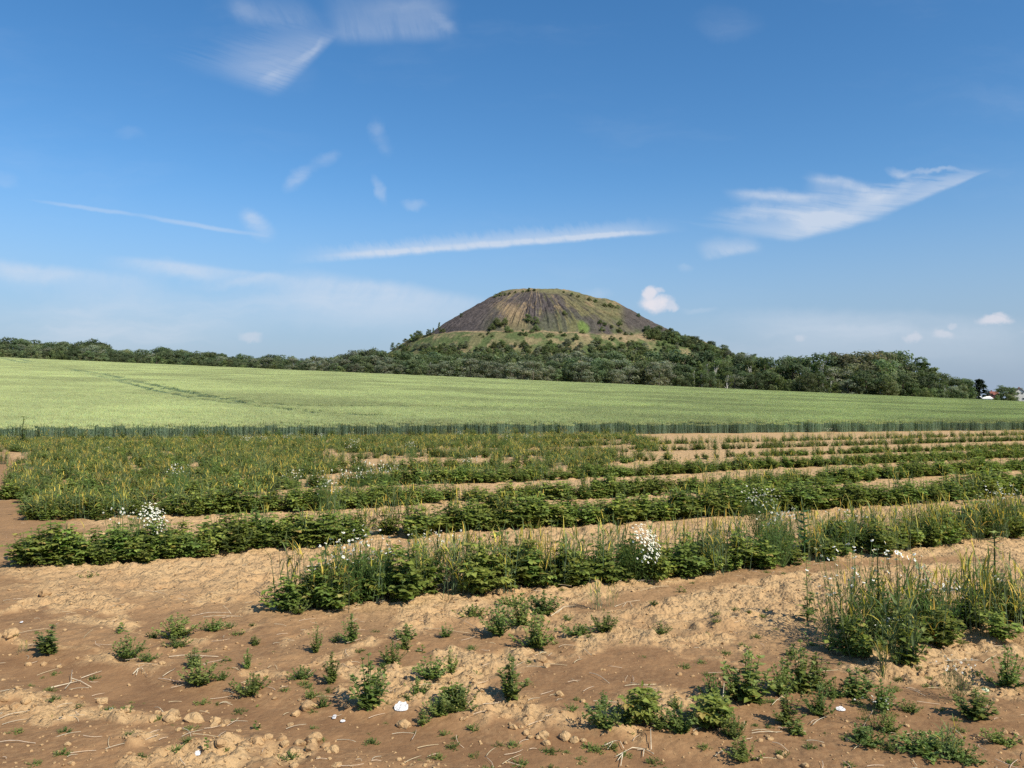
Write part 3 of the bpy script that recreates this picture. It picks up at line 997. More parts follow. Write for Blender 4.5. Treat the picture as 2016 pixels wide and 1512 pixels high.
G_ = 'on the dark slope of the heap'
for px, py, h, k, w, lab in (
        (823, 668, 18, 'shrub', 1.0, 'large bush on the left shoulder of the heap terrace'),
        (812, 672, 15, 'shrub', 1.0, 'bush left of the large one on the left shoulder of the heap'),
        (844, 661, 14, 'oak', 1.0, 'small tree right of the bush on the left shoulder of the heap'),
        (853, 659, 14, 'poplar', 1.0, 'narrow little poplar on the left shoulder of the heap, shorter one'),
        (865, 656, 22, 'poplar', .9, 'narrow little poplar on the left shoulder of the heap, taller one'),
        (872, 655, 9, 'shrub', 1.0, 'small bush beside the taller poplar on the heap shoulder'),
        (908, 624, 8, 'oak', 1.1, 'lone tree on the bare left skyline of the heap'),
        (773, 690, 16, 'poplar', 2.0, 'egg-shaped tree at the left foot of the heap'),
        (786, 684, 10, 'shrub', 1.2, 'bush at the lower left skyline of the heap'),
        (1257, 624, 8, 'oak', 1.2, 'lone tree on the bare right skyline of the heap'),
        (1133, 670, 15, 'shrub', .8, 'dark round bush on the terrace under the bright green patch'),
        (1177, 680, 18, 'shrub', .9, 'dark bush beside the sandy patch of the terrace'),
        (1112, 620, 10, 'shrub', 1.0, 'dark bush halfway up the slope left of the bright green patch'),
        (1040, 633, 16, 'shrub', .9, 'upper left bush of the cluster in the middle of the slope'),
        (1055, 636, 15, 'shrub', .9, 'upper right bush of the cluster in the middle of the slope'),
        (1056, 652, 15, 'shrub', .9, 'lower bush of the cluster in the middle of the slope'),
        (1081, 664, 10, 'shrub', 1.0, 'small dark bush just above the terrace in the centre'),
        (968, 650, 14, 'shrub', 1.1, 'leftmost bush of the large cluster above the terrace'),
        (980, 642, 18, 'shrub', 1.0, 'darkest bush of the large cluster above the terrace'),
        (992, 640, 16, 'shrub', 1.0, 'topmost bush of the large cluster above the terrace'),
        (1001, 654, 14, 'shrub', 1.2, 'lower right bush of the large cluster above the terrace'),
        (1030, 659, 12, 'shrub', 1.1, 'bush right of the large cluster above the terrace'),
        (1190, 604, 8, 'shrub', 1.4, 'dark bush on the upper right rim of the heap, leftmost'),
        (1203, 604, 9, 'shrub', 1.4, 'dark bush on the upper right rim of the heap, widest'),
        (1215, 607, 7, 'shrub', 1.4, 'dark bush on the upper right rim of the heap, rightmost'),
        (1220, 640, 10, 'shrub', 1.2, 'pale green bush on the right slope below the rim')):
    heap_shrub(px, py, h, k, w, lab)
for px, py in ((976, 585), (985, 582), (994, 581), (1003, 579), (1014, 577), (1030, 575), (1040, 574), (1052, 573), (1110, 576), (1126, 581), (1138, 585), (1160, 592), (1172, 596)):
    heap_shrub(px, py, rnd.uniform(4, 8), 'shrub', 1.2, 'tiny bush on the flat summit edge of the spoil heap', 'tiny bushes along the summit edge of the heap')
for k in range(64):
    t = k / 63
    px = 1277 + t * 215 + rnd.uniform(-5, 5); py = 642 + t * 72 + rnd.uniform(-1, 9)
    kf = rnd.choice(['shrub', 'oak', 'ash']) if t < .7 else rnd.choice(['grey', 'willow', 'ash'])
    heap_shrub(px, py + 6 + rnd.uniform(0, 8), rnd.uniform(13, 24), kf, 1.1,
               '%s climbing the right flank of the heap, %s' % ({'shrub': 'round bush', 'oak': 'dark tree', 'ash': 'mid green tree', 'grey': 'greyish tree', 'willow': 'silvery tree'}[kf], ['highest group under the bare slope', 'upper middle stretch', 'lower middle stretch', 'lowest stretch beside the wood'][min(3, int(t * 4))]), 'trees climbing the right flank of the heap')
for k in range(230):
    px = rnd.uniform(790, 1340); py = 676 + 32 * rnd.random() ** .65 + abs(px - 1060) * .01
    kd_ = rnd.choice(['shrub', 'shrub', 'ash', 'willow'])
    heap_shrub(px, py, rnd.uniform(7, 15), kd_, rnd.uniform(.9, 1.5),
               '%s on the grassy lower slope of the heap, %s part' % ({'shrub': 'round bush', 'ash': 'small tree', 'willow': 'silvery bush'}[kd_], 'left' if px < 930 else 'middle' if px < 1130 else 'right'), 'bushes on the lower terrace slope of the heap')
for k in range(26):
    px = rnd.uniform(1170, 1330); py = 640 + (px - 1170) * .22 + rnd.uniform(-6, 28)
    heap_shrub(px, py, rnd.uniform(5, 10), 'shrub', 1.2, 'bush on the green right slope of the spoil heap', 'bushes on the green right slope of the heap')
for k in range(12):
    px = rnd.uniform(930, 1180); py = rnd.uniform(655, 664)
    heap_shrub(px, py, rnd.uniform(4, 8), 'shrub', 1.3, 'low bush along the upper edge of the heap terrace', 'low bushes along the terrace of the heap')


# ------------------------------------------------------------------ houses at the right edge of the field
M_WALL = plain_mat('white_render', (.74, .72, .68), scale=1.0, amt=.08, bump=.05)
M_GWALL = plain_mat('grey_render', (.60, .58, .55), scale=1.0, amt=.12, bump=.05)
M_ROOF = plain_mat('red_roof_tiles', (.20, .075, .055), scale=2.0, amt=.3, bump=.3)
M_ROOFD = plain_mat('dark_roof_tiles', (.20, .10, .08), scale=2.0, amt=.3, bump=.3)
M_GLASS = plain_mat('window_glass', (.05, .06, .07), rough=.15, scale=.5, amt=.2, bump=0, spec=.6)
M_TRIM = plain_mat('white_trim', (.78, .77, .74), scale=1.0, amt=.05, bump=0)


def house(name, label, px, D, wid, dep, eave, ridge, rz, wallm, roofm, base_py, windows):
    d = pix_dir(px, base_py); d = d / d.y
    zb = EYE + d.z * D
    root = empty(name, (d.x * D, D, zb - 2.5), rz)
    tag(root, label, 'house')
    wb = MB(); w2, d2 = wid / 2, dep / 2
    wb.add([(-w2, -d2, 0), (w2, -d2, 0), (w2, d2, 0), (-w2, d2, 0), (-w2, -d2, eave + 2.5), (w2, -d2, eave + 2.5), (w2, d2, eave + 2.5), (-w2, d2, eave + 2.5),
            (0, -d2, ridge + 2.5), (0, d2, ridge + 2.5)],
           [(0, 1, 5, 8, 4), (2, 3, 7, 9, 6), (1, 2, 6, 5), (3, 0, 4, 7), (0, 3, 2, 1)], (1, 1, 1))
    link('wall', wb.mesh('wall', wallm), root)
    rb = MB(); o = .4; th = .22
    sl = (ridge - eave) / w2
    for s in (-1, 1):
        a = (s * (w2 + o), -d2 - o, eave + 2.5 - o * sl + .03); b = (0, -d2 - o, ridge + 2.53)
        c = (0, d2 + o, ridge + 2.53); e = (s * (w2 + o), d2 + o, eave + 2.5 - o * sl + .03)
        up = lambda q: (q[0], q[1], q[2] + th)
        vs = [a, b, c, e, up(a), up(b), up(c), up(e)]
        fs = [(4, 5, 6, 7), (3, 2, 1, 0), (0, 1, 5, 4), (2, 3, 7, 6), (3, 0, 4, 7)]
        if s == 1: fs = [f[::-1] for f in fs]
        rb.add(vs, fs, (1, 1, 1))
    rf = link('roof', rb.mesh('roof', roofm), root)
    ch = MB(); ch.box((w2 * .2, d2 * .1, ridge + 1.6), (w2 * .2 + .6, d2 * .1 + .6, ridge + 3.5))
    link('chimney', ch.mesh('chimney', M_ROOFD), rf)
    for (x0, z0, ww, hh) in windows:
        fb = MB(); y0 = -d2 - .05
        fb.box((x0 - ww / 2 - .1, y0 - .03, z0 + 2.4), (x0 + ww / 2 + .1, -d2 + .05, z0 + 2.5))
        fb.box((x0 - ww / 2 - .1, y0 - .03, z0 + 2.5 + hh), (x0 + ww / 2 + .1, -d2 + .05, z0 + 2.6 + hh))
        fb.box((x0 - ww / 2 - .1, y0 - .03, z0 + 2.5), (x0 - ww / 2, -d2 + .05, z0 + 2.5 + hh))
        fb.box((x0 + ww / 2, y0 - .03, z0 + 2.5), (x0 + ww / 2 + .1, -d2 + .05, z0 + 2.5 + hh))
        fr = link('window', fb.mesh('window', M_TRIM), root)
        gb = MB(); gb.box((x0 - ww / 2, y0, z0 + 2.5), (x0 + ww / 2, -d2 - .01, z0 + 2.5 + hh))
        link('pane', gb.mesh('pane', M_GLASS), fr)
    return root


house('gable_house', 'pale grey gable-ended house at the right edge beyond the wheat', 2003, 456, 8.6, 11, 4.6, 8.0, R(-18), M_GWALL, M_ROOFD, 793,
      [(-1.0, 4.8, .9, 1.1), (1.0, 4.8, .9, 1.1), (1.6, 1.6, 1.1, 1.2), (-1.6, 1.6, 1.1, 1.2)])
house('red_roofed_house', 'white house with a red tiled roof between the spruce and the dark tree', 1956, 480, 8, 4.6, 3.6, 7.2, R(88), M_WALL, M_ROOF, 795,
      [(-2, 1.5, 1.1, 1.2), (2, 1.5, 1.1, 1.2)])
house('white_bungalow', 'low white house with a steep lean-to roof in front of the red roof', 1953, 452, 7, 7, 1.8, 4.0, R(20), M_WALL, M_ROOFD, 792,
      [(-1.5, .5, 1.0, 1.0), (1.5, .5, 1.0, 1.0)])
house('white_shed', 'small low white outbuilding under the tallest spruce', 1939, 448, 6, 5, 1.5, 2.6, R(85), M_WALL, M_TRIM, 790, [(0, .3, .9, .8)])


# ------------------------------------------------------------------ wheat
W_STEM = (.22, .29, .20); W_LEAF = (.18, .265, .165); W_HEAD = (.45, .49, .25)


def wheat_patch(seed, size, n):
    rg = random.Random(seed); m = MB()
    for k in range(n):
        x = rg.uniform(-size / 2, size / 2); y = rg.uniform(-size / 2, size / 2)
        h = rg.gauss(.93, .03)
        lean = Vector((rg.uniform(-.05, .05), rg.uniform(-.05, .05), 0))
        b = Vector((x, y, 0)); t = b + lean + Vector((0, 0, h - .12))
        a = rg.uniform(0, 3.14); s = Vector((math.cos(a), math.sin(a), 0))
        c = cvar(W_STEM, .15)
        m.add([b + s * .005, b - s * .005, t - s * .004, t + s * .004], [(0, 1, 2, 3)], c)
        hc = cvar(W_HEAD, .12)
        for q in (0, 1):
            s2 = Quaternion((0, 0, 1), q * 1.57) @ s
            tip = t + Vector((lean.x * .6, lean.y * .6, .16)); md = t + Vector((0, 0, .06))
            m.add([t, md + s2 * .017, tip, md - s2 * .017], [(0, 1, 2, 3)], hc)
        for q in range(3):
            z = rg.uniform(.15, .78)
            aa = rg.uniform(0, 6.28)
            m.blade(b.lerp(t, z / h), Vector((math.cos(aa) * .5, math.sin(aa) * .5, 1)), rg.uniform(.18, .26), .013, cvar(W_LEAF, .2), arch=rg.uniform(.5, 1.3), seg=3)
    return m.mesh('wheat_tuft', M_WHEAT)


WH = [('w', wheat_patch(500 + k, .62, 52)) for k in range(5)]
WHF = [('w', wheat_patch(520 + k, 1.7, 110)) for k in range(4)]


def wt(px, py):
    for _ in range(12):
        p = ray_hit(px, py, lambda x, y: H(x, y) + .8 * (t_edge(x, y) > 0), 30, 449)
        if p is not None: break
        py += .7
    return (p.x, p.y)


TRACKS = [[wt(*p) for p in pl] for pl in (
    [(120, 724), (200, 736), (300, 758), (400, 779), (500, 795), (600, 801), (900, 802), (1300, 800)],
    [(140, 729), (220, 747), (300, 768), (400, 788), (480, 798), (560, 806), (640, 816), (800, 822)],
    
    [(0, 703.5), (25, 710), (58, 716)], [(40, 707), (60, 713)])]
TW = [1.25, 1.0, 2.2, 2.2]


def track_mask(x, y):
    m = np.zeros_like(x)
    for pl, w in zip(TRACKS, TW):
        n = vnoise(x * .5, y * .5, 7)
        m = np.maximum(m, 1 - sstep(w * .7, w * 1.2, seg_dist(x, y, pl) + (n - .5) * w * .5))
    return m


def build_wheat():
    P, Rt, S, I = [], [], [], []
    def band(y0, y1, step, tmpl0, ntm, sxy, tmax=1e9):
        xs, ys = [], []
        y = y0
        while y < y1:
            w = y * .80 + 8
            n = int(2 * w / step)
            x = np.linspace(-w, w, n) + nrs.uniform(-.35, .35, n) * step
            xs.append(x); ys.append(np.full(n, y) + nrs.uniform(-.35, .35, n) * step)
            y += step
        x = np.concatenate(xs); y = np.concatenate(ys)
        t = t_edge(x, y)
        edge_n = 1.0 * (vnoise(x * 1.3, y * 1.3, 5) - .5) + .5 * (vnoise(x * .3, y * .3, 6) - .5)
        u = x / y
        keep = (t > .15 + edge_n) & (y < y_end(u) - .5) & (t < tmax)
        x, y, t = x[keep], y[keep], t[keep]
        tm = track_mask(x, y)
        keep = (tm < .5) | (nrs.random_sample(len(x)) < .05)
        x, y, tm = x[keep], y[keep], tm[keep]
        n = len(x)
        hs = (1 + .13 * (fbm(x * .12, y * .12, 15, 3) - .5)) * nrs.uniform(.95, 1.05, n) * (1 - .35 * tm) * np.where(t_edge(x, y) < 1.6, nrs.uniform(.74, 1.04, n), 1.0)
        P.append(np.stack([x, y, H(x, y) - .01], 1))
        Rt.append(np.stack([nrs.uniform(-.05, .05, n), nrs.uniform(-.05, .05, n), nrs.uniform(0, 6.28, n)], 1))
        S.append(np.stack([np.full(n, sxy), np.full(n, sxy), hs], 1))
        I.append(nrs.randint(tmpl0, tmpl0 + ntm, n))
    band(38, 118, .50, 0, 5, 1.0)
    band(38, 100, .36, 0, 5, 1.0, 2.2)
    band(118, 230, 1.15, 5, 4, 1.0)
    band(230, 480, 1.8, 5, 4, 1.25)
    o = scatter('wheat_field', np.concatenate(P), np.concatenate(Rt), np.concatenate(S), np.concatenate(I), WH + WHF,
                'broad field of pale green wheat with tractor tracks below the wood', 'wheat')
    # closed mass of leaves and ears under the tips
    th = np.radians(np.linspace(-41, 41, 500))
    rr = np.exp(np.linspace(math.log(40), math.log(720), 420))
    T, RR = np.meshgrid(th, rr)
    X = RR * np.sin(T); Y = RR * np.cos(T)
    t = t_edge(X, Y); u = X / Y
    tm = track_mask(X, Y)
    inside = sstep(1.4, 3.0, t) * (1 - sstep(-1.0, 0.0, Y - y_end(u)))
    Z = H(X, Y) - .05 + inside * (.80 + .05 * (fbm(X * 1.5, Y * 1.5, 12, 3) - .5) + .10 * (fbm(X * .12, Y * .12, 15, 3) - .5) - .40 * tm)
    keepv = (t > -.5) & (Y < y_end(u) + 1.0)
    V = np.stack([X.ravel(), Y.ravel(), Z.ravel()], 1)
    n_t = len(th)
    i = np.arange(len(rr) - 1)[:, None] * n_t; j = np.arange(n_t - 1)[None, :]
    Fc = np.stack([i + j, i + j + 1, i + n_t + j + 1, i + n_t + j], -1).reshape(-1, 4)
    kv = keepv.ravel()
    Fc = Fc[kv[Fc].all(1)]
    used = np.unique(Fc); remap = np.full(len(V), -1); remap[used] = np.arange(len(used))
    m, N = new_mat('wheat_mass')
    g = N.node('ShaderNodeNewGeometry')
    n1 = N.node('ShaderNodeTexNoise', {'Vector': g.outputs['Position'], 'Scale': 9.0, 'Detail': 6.0, 'Roughness': .7}).outputs[0]
    n2 = N.node('ShaderNodeTexNoise', {'Vector': g.outputs['Position'], 'Scale': .06, 'Detail': 4.0}).outputs[0]
    c = N.mix(N.ramp(n1, .35, .65), (.15, .20, .085, 1), (.35, .39, .18, 1))
    c = N.mix(N.ramp(n2, .35, .65, 0.0, .3), c, (.32, .37, .14, 1))
    b = N.node('ShaderNodeBump', {'Height': n1, 'Strength': 1.0, 'Distance': .15})
    p = N.node('ShaderNodeBsdfPrincipled', {'Base Color': c, 'Roughness': .9, 'Specular IOR Level': .1, 'Normal': b.outputs[0]})
    N.node('ShaderNodeOutputMaterial', {0: p.outputs[0]})
    me = np_mesh('leaf_mass', V[used], remap[Fc], m, True)
    tag(link('leaf_mass', me, o), kind='stuff')


build_wheat()


# ------------------------------------------------------------------ field plants
def bush(seed, n_stem, h, spread, leaf, per, col, tipcol, shape='weed', wratio=.62, stemcol=(.12, .17, .06)):
    rg = random.Random(seed); L, S = MB(), MB()
    for k in range(n_stem):
        a = rg.uniform(0, 6.28); q = (rg.random() ** .6) * spread if k else 0
        hh = h * rg.uniform(.6, 1.0) * (1 - .45 * (q / spread) ** 2) if k else h
        e = Vector((math.cos(a) * q, math.sin(a) * q, hh))
        c0 = Vector((e.x * .55, e.y * .55, hh * .35)) + Vector((rg.uniform(-.01, .01), rg.uniform(-.01, .01), 0))
        pts = [((1 - t) ** 2) * Vector((0, 0, 0)) + 2 * t * (1 - t) * c0 + t * t * e for t in (0, .33, .66, 1)]
        S.tube(pts, .0035, .0015, stemcol, 3)
        for j in range(per):
            t = rg.uniform(.12, 1.0) if shape != 'bean' else rg.uniform(.25, 1.0)
            p = ((1 - t) ** 2) * Vector((0, 0, 0)) + 2 * t * (1 - t) * c0 + t * t * e
            aa = rg.uniform(0, 6.28)
            out = Vector((math.cos(aa), math.sin(aa), rg.uniform(-.1, .8) if shape == 'weed' else rg.uniform(-.3, .45)))
            ll = leaf * rg.uniform(.55, 1.25) * (1.15 - .5 * t if shape == 'weed' else 1)
            c = cvar(col, .22) if t < .85 else cvar(tipcol, .18)
            if rg.random() < .035: c = cvar((.34, .29, .09), .3)
            if shape == 'bean':
                pet = p + out.normalized() * leaf * rg.uniform(.4, 1.1)
                S.tube([p, pet], .0018, .0012, stemcol, 3)
                p = pet
                for s3 in (-1.1, 0, 1.1):
                    oo = Quaternion((0, 0, 1), s3) @ out
                    L.leaf(p, oo + rdir(rg) * .25, Vector((rg.uniform(-.45, .45), rg.uniform(-.45, .45), 1)), ll, ll * .78, cvar(c, .12), rg.uniform(.05, .35), .12)
            else:
                L.leaf(p, out + rdir(rg) * .3, Vector((rg.uniform(-.4, .4), rg.uniform(-.4, .4), 1)), ll, ll * wratio, c, rg.uniform(0, .35), .15)
        for j in range(5 if shape == 'weed' else 2):
            L.leaf(e, rdir(rg, .0) + Vector((0, 0, .6)), Vector((0, 0, 1)) + rdir(rg) * .5, leaf * .55, leaf * .35, cvar(tipcol, .15), .1)
    return L, S


GR = (.145, .190, .045); GT = (.215, .265, .080); BG = (.155, .200, .042); BT = (.225, .27, .06)
YEL = (.66, .50, .10); DRY = (.50, .38, .18)


def cereal(seed, n=9, h=.48, spread=.09, yel=.3):
    rg = random.Random(seed); L, S = MB(), MB()
    for k in range(n):
        b = Vector((rg.gauss(0, spread), rg.gauss(0, spread), 0))
        hh = h * rg.uniform(.65, 1.08)
        t = b + Vector((rg.uniform(-.06, .06), rg.uniform(-.06, .06), hh))
        S.tube([b, b.lerp(t, .5) + Vector((rg.uniform(-.01, .01), 0, 0)), t], .0035, .002, cvar((.14, .19, .10), .2), 3)
        for j in range(4):
            z = rg.uniform(.15, .98)
            a = rg.uniform(0, 6.28)
            isy = rg.random() < yel * (.4 + z)
            c = cvar(YEL, .2) if isy and rg.random() < .5 else cvar((.150, .195, .070), .25)
            L.blade(b.lerp(t, z), Vector((math.cos(a) * .42, math.sin(a) * .42, 1)), rg.uniform(.14, .24), rg.uniform(.008, .014), c,
                    arch=rg.uniform(.3, 1.6), seg=4, tipcol=cvar(YEL, .15) if isy else None)
        if rg.random() < .35:      # a short ear, yellow when ripe
            L.blade(t, Vector((rg.uniform(-.2, .2), rg.uniform(-.2, .2), 1)), .09, .013, cvar(YEL if rg.random() < yel * 1.6 else (.16, .20, .07), .15), arch=.2, seg=3)
    return L, S


def mayweed(seed, h=.34, spread=.18, nf=26, dense=False, fol=220):
    rg = random.Random(seed); L, S, Fl = MB(), MB(), MB()
    for k in range(26 if not dense else 60):
        a = rg.uniform(0, 6.28); q = math.sqrt(rg.random()) * spread
        e = Vector((math.cos(a) * q, math.sin(a) * q, h * rg.uniform(.45, .85)))
        S.tube([Vector((0, 0, 0)), Vector((e.x * .6, e.y * .6, e.z * .5)), e], .002, .0012, (.11, .17, .05), 3)
    for k in range(fol):
        a = rg.uniform(0, 6.28); q = math.sqrt(rg.random()) * spread
        z = h * rg.uniform(.05, .82) * (1 - .35 * (q / spread) ** 2)
        L.leaf(Vector((math.cos(a) * q, math.sin(a) * q, z)), rdir(rg, -.1), rdir(rg), .035, .006, cvar((.110, .175, .040), .25), .2)
    for k in range(nf):
        if dense:
            while True:
                d = rdir(rg, -.1)
                if d.x * .75 - d.y * .30 + d.z * .35 + rg.gauss(0, .22) > .38: break
            q_ = rg.uniform(.72, 1.1)
            p = Vector((d.x * spread * q_, d.y * spread * q_, h * (.46 + .52 * d.z * q_)))
            nrm = (d * .5 + Vector((.25, -.25, .9))).normalized()
        else:
            a = rg.uniform(0, 6.28); q = math.sqrt(rg.random()) * spread * 1.15
            p = Vector((math.cos(a) * q, math.sin(a) * q, h * rg.uniform(.75, 1.05)))
            nrm = (Vector((.25, -.2, 1)) + rdir(rg) * .7).normalized()
        if not dense:
            S.tube([Vector((p.x * .7, p.y * .7, p.z * .5)), p], .0015, .001, (.11, .17, .05), 3)
        s1 = nrm.orthogonal().normalized(); s2 = nrm.cross(s1)
        r = rg.uniform(.008, .0122)
        ring = [p + (s1 * math.cos(6.283 * q / 10) + s2 * math.sin(6.283 * q / 10)) * r * (1 if q % 2 else .78) - nrm * r * .15 for q in range(10)]
        Fl.add([p] + ring, [(0, 1 + q, 1 + (q + 1) % 10) for q in range(10)], (.80, .80, .78))
        rc = [p + (s1 * math.cos(6.283 * q / 5) + s2 * math.sin(6.283 * q / 5)) * r * .38 + nrm * r * .03 for q in range(5)]
        Fl.add([p + nrm * r * .3] + rc, [(0, 1 + q, 1 + (q + 1) % 5) for q in range(5)], (.62, .46, .05))
    return L, S, Fl


def pair(ls, nm):
    out = [ls[0].mesh(nm + '_leaves', M_LEAF), ls[1].mesh(nm + '_stems', M_LEAF)]
    if len(ls) > 2: out.append(ls[2].mesh(nm + '_flowers', M_FLOWER))
    return out


def joined(ls, nm):
    m = MB()
    for q in ls:
        b = len(m.v); m.v += q.v; m.c += q.c; m.f += [tuple(i + b for i in f) for f in q.f]
    return m.mesh(nm, M_LEAF)


KIT = {
    'upright': [bush(600 + k, 12, .30, .10, .040, 30, GR, GT) for k in range(4)],
    'bushy': [bush(610 + k, 22, .24, .16, .038, 24, GR, GT) for k in range(4)],
    'low': [bush(620 + k, 22, .12, .17, .034, 20, GR, GT) for k in range(4)],
    'broad': [bush(630 + k, 13, .22, .14, .055, 13, BG, BT, 'bean') for k in range(3)],
    'seedling': [bush(640 + k, 2, .10, .03, .045, 6, BG, BT) for k in range(2)],
    'bean': [bush(650 + k, 14, .36, .17, .044, 15, BG, BT, 'bean') for k in range(6)],
    'cereal': [cereal(660 + k, 9, .46, .07, .3) for k in range(5)],
    'ripe': [cereal(670 + k, 8, .42, .08, .85) for k in range(3)],
    'mayweed': [mayweed(680 + k) for k in range(4)],
    'mayweed_full': [mayweed(690, .40, .24, 190, True, 1500)],
    'spike': [bush(695 + k, 2, .60, .03, .045, 46, GR, GT, wratio=.35) for k in range(3)],
}
SIZE = {'upright': (.30, .24), 'bushy': (.24, .34), 'low': (.13, .36), 'broad': (.24, .36), 'seedling': (.11, .10), 'bean': (.40, .46), 'cereal': (.55, .36), 'ripe': (.5, .36),
        'mayweed': (.35, .40), 'mayweed_full': (.40, .48), 'spike': (.62, .14)}
for _k, _v in KIT.items():
    hs_, ws_ = [], []
    for ls_ in _v:
        vv = np.array([tuple(q) for q in ls_[0].v])
        hs_.append(np.percentile(vv[:, 2], 99)); ws_.append(2 * np.percentile(np.hypot(vv[:, 0], vv[:, 1]), 88))
    SIZE[_k] = (float(np.mean(hs_)), float(np.mean(ws_)))
print('sizes', SIZE)
PARTS = {k: [pair(v, k) for v in vs] for k, vs in KIT.items()}
PNAME = {'upright': 'upright_weed', 'bushy': 'bushy_weed', 'low': 'creeping_weed', 'broad': 'broadleaf_weed', 'seedling': 'seedling', 'bean': 'bean_plant', 'cereal': 'cereal_tuft',
         'ripe': 'cereal_tuft', 'mayweed': 'mayweed', 'mayweed_full': 'mayweed', 'spike': 'tall_weed'}
PCAT = {'upright': 'weed', 'bushy': 'weed', 'low': 'weed', 'broad': 'weed', 'seedling': 'seedling', 'bean': 'bean plant', 'cereal': 'cereal plant', 'ripe': 'cereal plant', 'mayweed': 'mayweed',
        'mayweed_full': 'mayweed', 'spike': 'weed'}


def plant(kind, x, y, h, w, label, group=None, v=None):
    ms = PARTS[kind][v if v is not None else rnd.randrange(len(PARTS[kind]))]
    sh, sw = SIZE[kind]
    e = empty(PNAME[kind], (x, y, ground_z(x, y) - .008), 0 if kind == 'mayweed_full' else rnd.uniform(0, 6.28), (w / sw, w / sw, h / sh))
    tag(e, label, PCAT[kind], group)
    tag(link('leaves', ms[0], e), kind='stuff')
    link('stems', ms[1], e)
    if len(ms) > 2: tag(link('flower_heads', ms[2], e), kind='stuff')
    return e


def plant_px(kind, px, py, wpx, hpx, label, group=None):
    x, y = gp(px, py)
    # the root stands a little behind the front of the foliage
    k = y / F
    return plant(kind, x, y + wpx * k * .25, hpx * k, wpx * k * 1.06, label, group)


